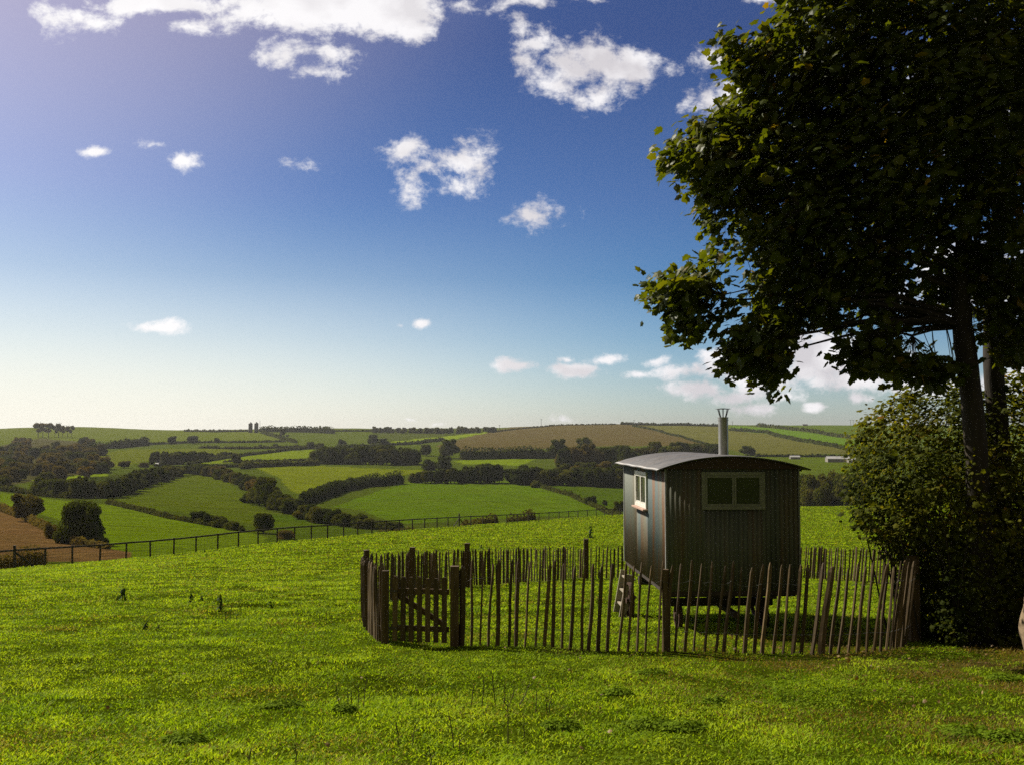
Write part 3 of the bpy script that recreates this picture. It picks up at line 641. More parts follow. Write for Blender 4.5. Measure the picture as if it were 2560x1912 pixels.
# ------------------------------------------------------------------ silos, poles, farm buildings
M['silo'] = simple('dark_silo_steel', (.035, .035, .035), (.07, .07, .065), .3, .6, stretch=(1, 1, .1))
M['shed_wall'] = simple('shed_wall', (.18, .16, .14), (.30, .27, .24), .4, .8)
M['shed_roof'] = simple('pale_shed_roof', (.36, .35, .33), (.52, .51, .49), .3, .6)
M['house_wall'] = simple('rendered_wall', (.26, .25, .22), (.38, .36, .33), .6, .9)
M['slate'] = simple('slate_roof', (.10, .10, .11), (.2, .2, .21), .7, .6)
for px, lab in ((627, 'left one of the two dark silos on the skyline'), (641.5, 'right one of the two dark silos on the skyline')):
    g = gfar(px, 1081); s = g.y / F; e = empty('silo', g); tag(e, lab, 'silo', 'silos on the skyline')
    m = MB(); m.tube([(0, 0, -1), (0, 0, 22 * s)], 5.0 * s, 20)
    for k in range(6): m.tube([(0, 0, k * 3.6 * s), (0, 0, (k * 3.6 + .35) * s)], 5.12 * s, 20)
    m.build('barrel', M['silo'], e, smooth=False)
    m = MB(); m.tube([(0, 0, 22 * s), (0, 0, 22.4 * s), (0, 0, 25 * s), (0, 0, 26.5 * s)], [5.3 * s, 5.2 * s, 2 * s, .7 * s], 20); m.build('roof', M['silo'], e)
    m = MB()
    for q in (-.5, .5): m.tube([(q * s, -5.4 * s, 0), (q * s, -5.4 * s, 23 * s)], .12 * s, 5)
    for k in range(22): m.tube([(-.5 * s, -5.4 * s, k * s + .5 * s), (.5 * s, -5.4 * s, k * s + .5 * s)], .08 * s, 4)
    m.build('ladder', M['silo'], e)
def pole(px, py, h, label, arms=1, r=.55, name='telegraph_pole', cat='pole'):
    g = gfar(px, py); s = g.y / F; e = empty(name, g); tag(e, label, cat)
    m = MB(); m.tube([(0, 0, -2), (0, 0, h * s)], [r * s, r * .7 * s], 7); m.build('shaft', M['far_bark'], e)
    for k in range(arms):
        m = MB(); m.box((0, 0, (h - 1.2 - 2.4 * k) * s), (5.5 * s, .5 * s, .55 * s)); m.build('cross_arm', M['far_bark'], e)
pole(650.5, 1076, 26, 'tall thin mast beside the two silos on the skyline', 0, .45, 'mast', 'mast')
pole(1353, 1066, 19, 'telegraph pole on the left part of the brown hill skyline', 1)
pole(1249, 1074, 13, 'faint telegraph pole where the bright strip meets the skyline', 1)
pole(1585, 1062, 13, 'telegraph pole on the skyline left of the hut chimney', 1)
pole(1831, 1064, 12, 'short telegraph pole on the skyline just right of the hut chimney', 1)
pole(2126, 1064, 15, 'left one of two thin twin poles on the right skyline', 1, .45)
pole(2132.5, 1064, 15, 'right one of two thin twin poles on the right skyline', 1, .45)
def shed(px, py, w, h, d, label, roofmat='shed_roof', name='farm_shed', wins=0, chim=0, cat='shed'):
    g = gfar(px, py); s = g.y / F; W, Hh, D = w * s, h * s, d * s; e = empty(name, g); tag(e, label, cat)
    m = MB(); x, y = W / 2, D / 2; z = Hh * .55
    v = [(-x, -y, -1), (x, -y, -1), (x, y, -1), (-x, y, -1), (-x, -y, z), (x, -y, z), (x, y, z), (-x, y, z), (-x, 0, Hh * .97), (x, 0, Hh * .97)]
    m.add(v, [(0, 1, 5, 4), (1, 2, 6, 9, 5), (2, 3, 7, 6), (3, 0, 4, 8, 7)]); m.build('wall', M['house_wall'] if chim else M['shed_wall'], e)
    m = MB(); o = .35 * s; t = .3
    for q in (-1, 1):
        m.add([(-x - o, q * (y + o), z - .05), (x + o, q * (y + o), z - .05), (x + o, 0, Hh), (-x - o, 0, Hh), (-x - o, q * (y + o), z + t), (x + o, q * (y + o), z + t), (x + o, 0, Hh + t), (-x - o, 0, Hh + t)],
              [(0, 1, 2, 3), (4, 5, 6, 7), (0, 1, 5, 4), (1, 2, 6, 5), (0, 3, 7, 4)])
    rf = m.build('roof', M[roofmat], e)
    for k in range(chim):
        m = MB(); xx = (-x + .12 * W) if k == 0 else (x - .12 * W); m.box((xx, 0, Hh + 1.1), (1.0, 1.0, 3)); m.build('chimney', M['house_wall'], rf)
    for k in range(wins):
        m = MB(); m.box((-x + W * (k + .5) / wins, -y - .02, z * .55), (W / wins * .35, .1, z * .4)); m.build('window', M['slate'], e)
    return e
shed(412, 1160, 20, 11, 12, 'small pale farmhouse with two chimneys among trees on the left slope', 'slate', 'farmhouse', 3, 2, 'house')
shed(396, 1163, 9, 6, 8, 'small white-roofed outhouse left of the farmhouse')
shed(2092, 1153, 56, 13, 22, 'long low pale-roofed farm shed right of the hut', wins=4)
shed(2128, 1155, 22, 10, 16, 'small pale shed at the right end of the long farm shed')
shed(1985, 1145, 24, 8, 12, 'little white shed left of the long farm shed')
shed(2012, 1064, 12, 4, 6, 'tiny dark barn on the right skyline', 'slate', 'barn', 0, 0, 'barn')

# ------------------------------------------------------------------ far wire fence with top rail
def sub(o, parent): o.parent = parent; return o
def far_fence():
    base = [(-60, 1432), (47, 1422), (122, 1416), (190, 1408), (258, 1402), (323, 1395), (383, 1390), (441, 1386), (496, 1379), (550, 1372), (601, 1365), (650, 1359), (697, 1355), (740, 1351), (782, 1348), (822, 1344),
            (862, 1340), (897, 1336.5), (932, 1333), (967, 1329), (1000, 1325.5), (1033, 1322), (1063, 1319.5), (1094, 1317), (1121, 1315), (1149, 1313.5), (1178, 1311.5), (1208, 1309.5), (1239, 1307), (1267, 1305), (1294, 1303.5), (1321, 1302), (1347, 1300.5),
            (1372, 1299), (1397, 1297.5), (1421, 1296), (1444, 1294.5), (1467, 1293), (1489, 1291.5), (1510, 1290), (1530, 1289), (1549, 1288), (1567, 1287)]
    pts = []
    for px, py in base:
        Y = float(np.interp(px, KF, FY)); x = (px - CX) / F * Y; pts.append(Vector((x, Y, H(x, Y))))
    e = empty('wire_fence', pts[0]); tag(e, 'long post and wire fence with thin top rail below the near field', 'fence')
    o = pts[0]; hh = 1.12
    strong = {1: 1.35, 25: 1.5}
    for i, p in enumerate(pts):
        q = p - o; h = strong.get(i, hh + random.uniform(-.04, .06)); m = MB(); r = .085 if i in strong else .066
        m.tube([q + Vector((0, 0, -.1)), q + Vector((random.uniform(-.03, .03), 0, h))], r, 6); m.build('post', M['fence_wood'], e)
    q = pts[25] - o; d = (pts[26] - pts[24]).normalized()
    for sgn in (-1, 1):
        m = MB(); m.tube([q + Vector((0, 0, .95)), q + d * sgn * 2.0 + Vector((0, 0, .02))], .05, 6); m.build('brace', M['fence_wood'], e)
    q = pts[1] - o; m = MB(); m.tube([q + Vector((0, 0, .95)), q + (pts[2] - pts[1]).normalized() * 1.5 + Vector((0, 0, .02))], .06, 6); m.build('brace', M['fence_wood'], e)
    m = MB()
    for i in range(len(pts) - 1): m.beam(pts[i] - o + Vector((0, 0, hh - .06)), pts[i + 1] - o + Vector((0, 0, hh - .06)), .04, .11)
    m.build('top_rail', M['fence_wood'], e)
    m = MB()
    for z in (.12, .3, .48, .66, .84):
        for i in range(len(pts) - 1): m.tube([pts[i] - o + Vector((0, 0, z)), pts[i + 1] - o + Vector((0, 0, z))], .007, 3, False)
    for i in range(len(pts) - 1):
        for k in range(8):
            a = (pts[i] - o).lerp(pts[i + 1] - o, k / 8); m.tube([a + Vector((0, 0, .05)), a + Vector((0, 0, .86))], .005, 3, False)
    m.build('wire_mesh', M['wire'], e)
far_fence()

# ------------------------------------------------------------------ split-chestnut paling fence
def pale_mesh(p, top, r, parent, lean_up=None):
    """one cleft pale: rough five-sided section, slight bend, pointed end"""
    m = MB(); n = 5; H_ = (top - p).length; ax = random.uniform(.75, 1.3); ph = random.uniform(0, 6.28); b1 = random.uniform(-.011, .011); b2 = random.uniform(-.009, .009)
    ts = [-.06, .15, .35, .55, .75, .93, .985, 1.0]; rr = [1, 1.03, 1.0, .97, .93, .88, .5, .12]; pts = []
    d = (top - p); x = Vector((1, 0, 0)); y = Vector((0, 1, 0)); ring = []
    ks = [random.uniform(.75, 1.15) for _ in range(n)]
    for t, q in zip(ts, rr):
        c = p + d * t + x * (b1 * math.sin(t * 5 + ph)) + y * (b2 * math.cos(t * 4 + ph)); q *= r * random.uniform(.93, 1.07)
        ring.append([c + x * (math.cos(ph + 2 * math.pi * k / n) * q * ks[k] * ax) + y * (math.sin(ph + 2 * math.pi * k / n) * q * ks[k] / ax) for k in range(n)])
    v = [w for rg in ring for w in rg]; f = []
    for i in range(len(ring) - 1):
        for k in range(n): a, b = i * n + k, i * n + (k + 1) % n; f.append((a, b, b + n, a + n))
    f.append(tuple(range((len(ring) - 1) * n, len(ring) * n))); f.append(tuple(range(n - 1, -1, -1)))
    m.add(v, f); return m.build('pale', M['pale'], parent)
def paling_run(path_px, gap, label, lean=(0, 0), h=(1.12, 1.22), r=(.018, .028), group='split paling fence round the hut', skip=(), posts=()):
    pts = [gnear(*p) for p in path_px]
    e = empty('paling_fence', pts[0]); tag(e, label, 'fence', group); o = pts[0]
    acc = 0.0; L = [0]
    for i in range(len(pts) - 1): L.append(L[-1] + (pts[i + 1] - pts[i]).length)
    n = max(2, int(L[-1] / gap)); wires = {.22: [], .78: []}
    for k in range(n + 1):
        s = L[-1] * (k + random.uniform(-.16, .16) * (0 < k < n)) / n; i = max(0, min(len(pts) - 2, int(np.searchsorted(L, s)) - 1)); t = (s - L[i]) / (L[i + 1] - L[i]); p = pts[i].lerp(pts[i + 1], t)
        p.z = H(p.x, p.y); f = k / n; ln = lean[0] * (1 - f) + lean[1] * f + random.gauss(0, .018); hh = random.uniform(*h); ly = random.gauss(0, .015)
        P = p - o; top = P + Vector((hh * ln, hh * ly, hh)); fat = 1.5 if random.random() < .12 else 1
        pale_mesh(P, top, random.uniform(*r) * fat, e)
        for z in wires: wires[z].append(P.lerp(top, z) + Vector((0, -.025, random.uniform(-.006, .006))))
    for z, w in wires.items():
        m = MB()
        for i in range(len(w) - 1):
            a, b = w[i], w[i + 1]; mid = a.lerp(b, .5) + Vector((0, 0, -.006)); m.tube([a, mid, b], .0022, 4, False)
        m.build('wire', M['wire'], e)
    for (px, py, hp, rp, kind) in posts:
        g = gnear(px, py) - o; post(g, hp, rp, e, kind)
    return e
def post(g, h, r, parent, kind='round'):
    m = MB()
    if kind == 'round': m.tube([g + Vector((0, 0, -.1)), g + Vector((.01, 0, h * .5)), g + Vector((0, .01, h - .012)), g + Vector((0, .01, h))], [r * 1.03, r, r * .98, r * .9], 14)
    else: m.box((g.x, g.y, g.z + h / 2 - .05), (r * 2, r * 1.7, h + .1))
    o = m.build('post', M['post'], parent, smooth=False, bevel=.006); return o
paling_run([(1156, 1616), (1400, 1621), (1600, 1629), (1660, 1631), (1950, 1633), (2150, 1629), (2195, 1627), (2225, 1620), (2252, 1610)], .128, 'front run of split chestnut paling between gate and hedge', lean=(.03, .15),
           posts=[(1138, 1616, 1.12, .060, 'square'), (1660, 1630, 1.09, .055, 'round'), (2274, 1602, 1.26, .072, 'square')])
# a half-round strut spiked beside the middle post
paling_run([(962, 1609), (944, 1601), (927, 1580), (914, 1553), (911, 1532), (917, 1519)], .085, 'short tight curve of split paling left of the garden gate', lean=(-.02, .0), h=(1.05, 1.16), r=(.022, .034),
           posts=[(967, 1610, 1.04, .048, 'square')])
paling_run([(922, 1517), (960, 1507), (1033, 1490), (1100, 1476), (1166, 1467)], .165, 'left side run of split paling receding up to the back corner', lean=(.0, .0), h=(1.05, 1.15), r=(.022, .034),
           posts=[(919, 1524, 1.22, .062, 'round'), (1033, 1493, 1.24, .068, 'square')])
paling_run([(1172, 1467), (1300, 1456), (1464, 1445), (1700, 1441), (2003, 1446), (2120, 1455), (2236, 1462)], .145, 'back run of split paling passing behind the hut to the hedge', lean=(-.02, .12), h=(1.03, 1.13), r=(.023, .033),
           posts=[(1169, 1468, 1.26, .075, 'square'), (1464, 1447, 1.34, .08, 'square')])

def gate():
    a = gnear(982, 1612); b = gnear(1124, 1616); e = empty('garden_gate', a); tag(e, 'small wooden picket gate with a diagonal brace', 'gate')
    d = (b - a); W = d.length; dx = d.normalized(); up = Vector((0, 0, 1)); nrm = dx.cross(up)
    rot = Matrix((dx, nrm, up)).transposed()
    n = 7
    for k in range(n):
        c = dx * (W * (k + .5) / n); t = .96 + random.uniform(-.02, .02); m = MB(); hw = .036; th = .011
        prof = [(-hw, .06), (hw, .06), (hw, t - .035), (hw * .55, t), (-hw * .55, t), (-hw, t - .035)]
        v = [c + dx * x + nrm * (s * th + .022) + up * z for s in (-1, 1) for x, z in prof]
        m.add(v, [tuple(range(5, -1, -1)), tuple(range(6, 12))] + [(i, (i + 1) % 6, (i + 1) % 6 + 6, i + 6) for i in range(6)]); m.build('picket', M['pale'], e)
    for z in (.24, .76):
        m = MB(); m.box(dx * (W / 2) + up * z - nrm * .004, (W, .028, .075), rot); m.build('rail', M['post'], e)
    m = MB(); m.beam(dx * (W * .06) + up * .72 - nrm * .034, dx * (W * .94) + up * .28 - nrm * .034, .028, .075); m.build('brace', M['post'], e)
    m = MB()
    for z in (.24, .76): m.box(up * z + dx * .04 + nrm * .036, (.12, .005, .03), rot)
    m.build('hinge', M['fence_wood'], e)
gate()

# ------------------------------------------------------------------ the shepherd's hut
def corrugated(name, kind):
    m, nt, N, L, P = new_mat(name)
    tc = N.new('ShaderNodeTexCoord'); O = tc.outputs['Object']
    if kind == 'wall':
        # bands of old paint, bare zinc and rust, sheet by sheet along the wall, running down it
        sp = noise(nt, 26, 5, .7, vec=O); wob = noise(nt, 1.0, 4, .7, vec=O, stretch=(9, 9, .35)); low = noise(nt, 1.0, 4, .65, vec=O, stretch=(3, 3, .5))
        sy = N.new('ShaderNodeSeparateXYZ'); L.new(O, sy.inputs[0])
        mm = N.new('ShaderNodeMath'); mm.operation = 'MULTIPLY_ADD'; L.new(wob, mm.inputs[0]); mm.inputs[1].default_value = .16; mm.inputs[2].default_value = -.08
        m2 = N.new('ShaderNodeMath'); m2.operation = 'MULTIPLY_ADD'; L.new(sy.outputs[1], m2.inputs[0]); m2.inputs[1].default_value = 1 / 4.05; L.new(mm.outputs[0], m2.inputs[2])
        gg, bl, ru, ol, br = (.145, .16, .125), (.105, .14, .132), (.19, .088, .032), (.15, .138, .085), (.15, .10, .055)
        c = ramp(nt, m2.outputs[0], [(0, ru), (.04, ru), (.075, gg), (.115, gg), (.135, ru), (.16, bl), (.215, bl), (.235, ru), (.275, ru), (.30, bl), (.39, bl), (.45, ol), (.52, br), (.58, bl), (.63, gg), (.66, br), (.70, ol), (.80, gg), (1, gg)])
        zr = N.new('ShaderNodeMapRange'); L.new(sy.outputs[2], zr.inputs[0]); zr.inputs[1].default_value = 1.1; zr.inputs[2].default_value = .1; zr.inputs[3].default_value = -.1; zr.inputs[4].default_value = .32
        ms = N.new('ShaderNodeMath'); ms.operation = 'ADD'; L.new(low, ms.inputs[0]); L.new(zr.outputs[0], ms.inputs[1])
        rs = N.new('ShaderNodeMapRange'); L.new(ms.outputs[0], rs.inputs[0]); rs.inputs[1].default_value = .56; rs.inputs[2].default_value = .74
        rs.inputs[4].default_value = .65; c = cmix(nt, rs.outputs[0], c, (.20, .125, .062))
        sep = N.new('ShaderNodeSeparateXYZ'); L.new(O, sep.inputs[0])
        s = N.new('ShaderNodeMapRange'); L.new(sp, s.inputs[0]); s.inputs[1].default_value = .35; s.inputs[2].default_value = .65; s.inputs[3].default_value = .78; s.inputs[4].default_value = 1.12
        v = N.new('ShaderNodeVectorMath'); v.operation = 'SCALE'; L.new(c, v.inputs[0]); L.new(s.outputs[0], v.inputs['Scale']); c = v.outputs[0]
        P.inputs['Roughness'].default_value = .68; P.inputs['Specular IOR Level'].default_value = .25
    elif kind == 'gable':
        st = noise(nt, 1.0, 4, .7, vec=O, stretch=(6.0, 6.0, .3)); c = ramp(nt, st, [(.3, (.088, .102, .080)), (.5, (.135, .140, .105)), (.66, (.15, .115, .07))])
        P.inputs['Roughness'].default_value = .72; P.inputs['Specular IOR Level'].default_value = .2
    else:
        st = noise(nt, 1.0, 4, .65, vec=O, stretch=(.8, 6, .8)); sp = noise(nt, 9, 5, .7, vec=O)
        c = cmix(nt, .5, ramp(nt, st, [(.36, (.055, .055, .057)), (.50, (.18, .176, .17)), (.58, (.14, .105, .08)), (.68, (.22, .215, .205))]), ramp(nt, sp, [(.35, (.10, .10, .10)), (.65, (.23, .22, .21))]))
        P.inputs['Roughness'].default_value = .55; P.inputs['Metallic'].default_value = .25
    L.new(c, P.inputs['Base Color']); L.new(bump(nt, noise(nt, 40, 3, .6, vec=O), .15, .004), P.inputs['Normal'])
    return m
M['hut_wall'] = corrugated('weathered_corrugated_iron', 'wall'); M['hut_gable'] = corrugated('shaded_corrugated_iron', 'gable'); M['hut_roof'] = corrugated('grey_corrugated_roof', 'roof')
M['white_paint'] = simple('white_window_paint', (.62, .60, .52), (.78, .76, .68), 12, .5)
M['shaded_paint'] = simple('shaded_window_paint', (.20, .205, .15), (.28, .28, .21), 12, .6)  # window paint copy for the gable, its shade put into the colour
M['sill_wood'] = simple('pinkish_sill_wood', (.36, .22, .16), (.50, .34, .26), 9, .6)
M['barge'] = simple('dark_red_bargeboard', (.050, .032, .020), (.085, .050, .030), 8, .7, stretch=(1, 1, 3))
M['zinc'] = simple('zinc_trim', (.20, .20, .19), (.32, .32, .30), 12, .6, metal=.2)
M['iron'] = simple('rusty_iron', (.035, .022, .016), (.11, .055, .03), 14, .75)
M['beam'] = simple('tarred_beam', (.030, .024, .018), (.07, .052, .036), 6, .85)
M['steel'] = simple('brushed_steel_flue', (.34, .33, .31), (.50, .48, .45), 5, .42, metal=.85, stretch=(4, 4, .4))
M['black_iron'] = simple('blackened_iron', (.02, .02, .02), (.05, .045, .04), 14, .6)
M['step_wood'] = simple('bleached_step_wood', (.25, .21, .15), (.40, .35, .26), 9, .7, stretch=(4, 4, .4))
M['inside'] = simple('dark_inner_boards', (.05, .048, .035), (.10, .09, .065), 5, .85, stretch=(4, 4, .3))
m, nt, N, L, P = new_mat('window_glass'); P.inputs['Base Color'].default_value = (.9, .95, .92, 1); P.inputs['Roughness'].default_value = .03; P.inputs['Specular IOR Level'].default_value = .5
P.inputs['Base Color'].default_value = (.055, .062, .042, 1); P.inputs['Roughness'].default_value = .06
tr = N.new('ShaderNodeBsdfTransparent'); tr.inputs[0].default_value = (.75, .82, .72, 1); gl = N.new('ShaderNodeBsdfGlossy'); gl.inputs['Roughness'].default_value = .03
fr = N.new('ShaderNodeFresnel'); fr.inputs[0].default_value = 1.5; mx = N.new('ShaderNodeMixShader'); L.new(fr.outputs[0], mx.inputs[0]); L.new(tr.outputs[0], mx.inputs[1]); L.new(gl.outputs[0], mx.inputs[2]); mx2 = N.new('ShaderNodeMixShader'); mx2.inputs[0].default_value = .97; L.new(mx.outputs[0], mx2.inputs[1]); L.new(P.outputs[0], mx2.inputs[2]); L.new(mx2.outputs[0], N['Material Output'].inputs[0]); M['glass'] = m

def hut():
    A = at(1667, 1478, 16.0)                      # near left lower corner of the body
    ang = R_(3.0); e = empty('shepherd_hut', A, ang); tag(e, 'old shepherd hut of rusty corrugated iron with curved roof and metal flue', 'hut')
    W, Ln, Hw, RISE, OV = 2.18, 4.05, 1.97, .22, .17    # local: x across the gable, y into depth, z up
    RAD = ((W / 2 + OV) ** 2 + RISE ** 2) / (2 * RISE); cx = W / 2
    arch = lambda x: Hw - .03 + RISE - (RAD - math.sqrt(max(0, RAD * RAD - (x - cx) ** 2)))
    pit, amp = .076, .010
    def panel(x0, x1, z0, z1, axis, off, mat, name, outward, holes=(), topf=None, parent=e):
        """corrugated sheet in the plane axis, with rectangular holes left open"""
        n = int((x1 - x0) / pit * 6); xs = list(np.linspace(x0, x1, n + 1))
        for h in holes: xs += [h[0], h[1]]
        xs = sorted(set(round(v, 4) for v in xs)); mb = MB()
        def P_(x, z):
            d = amp * math.sin(2 * math.pi * x / pit); return (x, off + outward * d, z) if axis == 'x' else (off + outward * d, x, z)
        for a, b in zip(xs[:-1], xs[1:]):
            segs = [(z0, None)]; mid = (a + b) / 2; hs = [h for h in holes if h[0] - 1e-6 <= mid <= h[1] + 1e-6]
            ta = topf(a) if topf else z1; tb = topf(b) if topf else z1
            if hs: cells = [((z0, z0), (hs[0][2],) * 2), ((hs[0][3],) * 2, (ta, tb))]
            else: cells = [((z0, z0), (ta, tb))]
            for (l0, l1), (h0, h1) in cells:
                i = len(mb.v); mb.v += [P_(a, l0), P_(b, l1), P_(b, h1), P_(a, h0)]; mb.f.append((i, i + 1, i + 2, i + 3))
        o = mb.build(name, mat, parent, smooth=True)
        wl = o.modifiers.new('weld', 'WELD'); wl.merge_threshold = .0005
        so = o.modifiers.new('sheet', 'SOLIDIFY'); so.thickness = .002
        return o
    gw = (.62, 1.58, 1.35, 1.88)                  # gable window opening
    lw = (1.57, 2.60, 1.25, 1.82)                 # side window opening
    panel(0, W, 0, Hw, 'x', 0, M['hut_gable'], 'gable_wall', -1, [gw], arch)
    panel(0, W, 0, Hw, 'x', Ln, M['hut_gable'], 'gable_wall', 1, [], arch)
    w = panel(0, Ln, 0, Hw, 'y', 0, M['hut_wall'], 'side_wall', -1, [lw]); w['label'] = 'sunlit side wall with blue and rust streaks'
    panel(0, Ln, 0, Hw, 'y', W, M['hut_wall'], 'side_wall', 1, [])
    # inner lining and floor
    m = MB(); t = .03
    def lin(box): m.box(*box)
    def wall_boxes(axis, off, L0, L1, hole):
        segs = [(L0, hole[0], 0, Hw), (hole[1], L1, 0, Hw), (hole[0], hole[1], 0, hole[2]), (hole[0], hole[1], hole[3], Hw)] if hole else [(L0, L1, 0, Hw)]
        for a, b, c, d in segs:
            if axis == 'x': m.box(((a + b) / 2, off, (c + d) / 2), (b - a, t, d - c))
            else: m.box((off, (a + b) / 2, (c + d) / 2), (t, b - a, d - c))
    wall_boxes('x', .05, .08, W - .08, gw); wall_boxes('x', Ln - .05, .08, W - .08, None); wall_boxes('y', .05, .02, Ln - .02, lw); wall_boxes('y', W - .05, .02, Ln - .02, None)
    m.build('inner_lining', M['inside'], e)
    m = MB(); m.box((W / 2, Ln / 2, .02), (W - .04, Ln - .04, .05)); m.build('floor', M['beam'], e)
    m = MB(); m.box((W / 2, 1.36, Hw / 2), (W - .14, .03, Hw - .06)); m.build('view_blocker', M['inside'], e)  # added board, unseen, blocks the side window so the gable pane stays dark
    m = MB(); m.box((W / 2, Ln - .35, .55), (1.9, .5, .06)); m.box((W / 2, Ln - .12, .9), (1.9, .04, .75)); m.build('bench', M['inside'], e)
    # corner trims
    for x, y in ((0, 0), (W, 0), (0, Ln), (W, Ln)):
        m = MB(); sx = -1 if x == 0 else 1; sy = -1 if y == 0 else 1
        m.box((x + sx * .014, y - sy * .005, Hw / 2 - .01), (.006, .05, Hw + .02)); m.box((x + sx * .002, y + sy * .014, Hw / 2 - .01), (.022, .006, Hw + .02)); m.build('corner_trim', M['zinc'], e)
    # bargeboard closing the arch above the gable
    for y0, sg in ((-.016, -1), (Ln + .016, 1)):
        m = MB(); xs = np.linspace(-.02, W + .02, 25)
        for a, b in zip(xs[:-1], xs[1:]):
            v = [(a, y0, max(Hw - .005, 0)), (b, y0, Hw - .005), (b, y0, arch(b) - .012), (a, y0, arch(a) - .012)]; v2 = [(p[0], p[1] + sg * .022, p[2]) for p in v]
            i = len(m.v); m.v += v + v2; m.f += [(i, i + 3, i + 2, i + 1), (i + 4, i + 5, i + 6, i + 7), (i + 3, i + 7, i + 6, i + 2), (i, i + 1, i + 5, i + 4)]
        m.build('bargeboard', M['barge'], e)
    # curved corrugated roof
    na = 40; y0, y1 = -.13, Ln + .13; ny = int((y1 - y0) / pit * 6); th0 = math.asin((W / 2 + OV) / RAD); V = []; nv = 0
    for k in range(na + 1):
        th = -th0 + 2 * th0 * k / na
        for j in range(ny + 1):
            y = y0 + (y1 - y0) * j / ny; r = RAD + .012 + .009 * math.sin(2 * math.pi * y / pit) + .004 * math.sin(y * 5.1 + k * .2)
            V.append((cx + math.sin(th) * r, y, Hw - .03 + RISE - RAD + math.cos(th) * r))
    i = np.arange(na)[:, None] * (ny + 1) + np.arange(ny)[None, :]; Q = np.stack([i, i + 1, i + ny + 2, i + ny + 1], -1).reshape(-1, 4)
    rf = np_mesh('roof', np.array(V), [Q], M['hut_roof'], e, smooth=True); so = rf.modifiers.new('sheet', 'SOLIDIFY'); so.thickness = .006; so.offset = 1
    m = MB()
    for k in range(5):
        yy = .05 + (Ln - .1) * k / 4
        m.tube([(cx + math.sin(th) * (RAD - .035), yy, Hw - .03 + RISE - RAD + math.cos(th) * (RAD - .035)) for th in np.linspace(-th0 * .93, th0 * .93, 18)], .022, 4)
    m.build('roof_hoop', M['beam'], e)
    # flue
    fx = (1808 - 1667) / F * 17.0 + .26; fy = 1.05; fz = arch(fx) - .05
    top = .66 + .06
    m = MB(); m.tube([(fx, fy, fz), (fx, fy, fz + top)], .084, 24); fl = m.build('flue', M['steel'], e, smooth=True)
    ed = fl.modifiers.new('edges', 'EDGE_SPLIT'); ed.split_angle = R_(50)
    m = MB()
    for z in (.06, top - .06, top - .02):
        m = MB(); m.tube([(fx, fy, fz + z), (fx, fy, fz + z + .02)], .091, 24); m.build('flue_collar', M['steel'], fl)
    m = MB()
    for k in range(4):
        a = k * math.pi / 2 + .4; m.tube([(fx + math.cos(a) * .06, fy + math.sin(a) * .06, fz + top - .01), (fx + math.cos(a) * .115, fy + math.sin(a) * .115, fz + top + .14)], .007, 6)
    m.tube([(fx, fy, fz + top - .02), (fx, fy, fz + top + .14)], .009, 6); m.tube([(fx, fy, fz + top + .14), (fx, fy, fz + top + .146), (fx, fy, fz + top + .155)], [.128, .126, .02], 24)
    m.build('cowl', M['black_iron'], fl)
    # windows: frame, mullion, glass
    def window(axis, off, h, sgn, mat, sill, bar):
        a, b, c, d = h; fw = .06; dep = .075
        def bx(mb, x, z, sx, sz, o=0, dp=dep):
            mb.box((x, off + sgn * o, z) if axis == 'x' else (off + sgn * o, x, z), (sx, dp, sz) if axis == 'x' else (dp, sx, sz))
        f = MB()
        for x in (a - .01, b + .01): bx(f, x, (c + d) / 2, fw, d - c + .08)
        bx(f, (a + b) / 2, c - .01, b - a - .04, fw); bx(f, (a + b) / 2, d + .01, b - a - .04, fw)
        win = f.build('window', mat, e, bevel=.004)
        s = MB(); mid = (a + b) / 2
        for x0, x1 in ((a + .02, mid + .012), (mid + .012 + .003, b - .02)) if bar else ((a + .02, b - .02),):
            for x in (x0 + .016, x1 - .016): bx(s, x, (c + d) / 2, .03, d - c - .045, .012, .035)
            for z in (c + .038, d - .038): bx(s, (x0 + x1) / 2, z, x1 - x0 - .064, .032, .012, .035)
        s.build('sash', mat, win)
        g = MB(); bx(g, mid, (c + d) / 2, b - a - .05, d - c - .05, .004, .004); g.build('pane', M['glass'], win)
        if sill:
            k = MB(); bx(k, mid, c - .058, b - a + .14, .03, .035, .12); k.build('sill', M['sill_wood'], win, bevel=.004)
    window('x', -.005, gw, -1, M['shaded_paint'], False, True); window('y', -.005, lw, -1, M['white_paint'], True, True)
    # chassis, axles, wheels
    m = MB()
    for x in (.42, W - .42): m.box((x, Ln / 2, -.075), (.11, Ln - .1, .13))
    for y in (.12, 1.0, Ln - .75, Ln - .12): m.box((W / 2, y, -.055), (W - .1, .12, .09))
    m.box((W / 2, .03, -.035), (W, .05, .07)); m.box((.03, Ln / 2, -.035), (.05, Ln - .12, .07)); m.box((W - .03, Ln / 2, -.035), (.05, Ln - .12, .07))
    m.build('chassis', M['beam'], e)
    m = MB(); m.tube([(W / 2, .8, -.15), (W / 2, .8, -.34)], .24, 18); m.box((W / 2, .8, -.30), (1.75, .13, .12)); m.box((W / 2, .35, -.36), (.09, 1.0, .08)); m.build('turntable', M['beam'], e)
    m = MB(); m.box((W / 2, Ln - 1.25, -.22), (W - .1, .13, .16)); m.build('axle', M['beam'], e)
    def gz(x, y):
        wx = A.x + math.cos(ang) * x - math.sin(ang) * y; wy = A.y + math.sin(ang) * x + math.cos(ang) * y; return H(wx, wy) - A.z
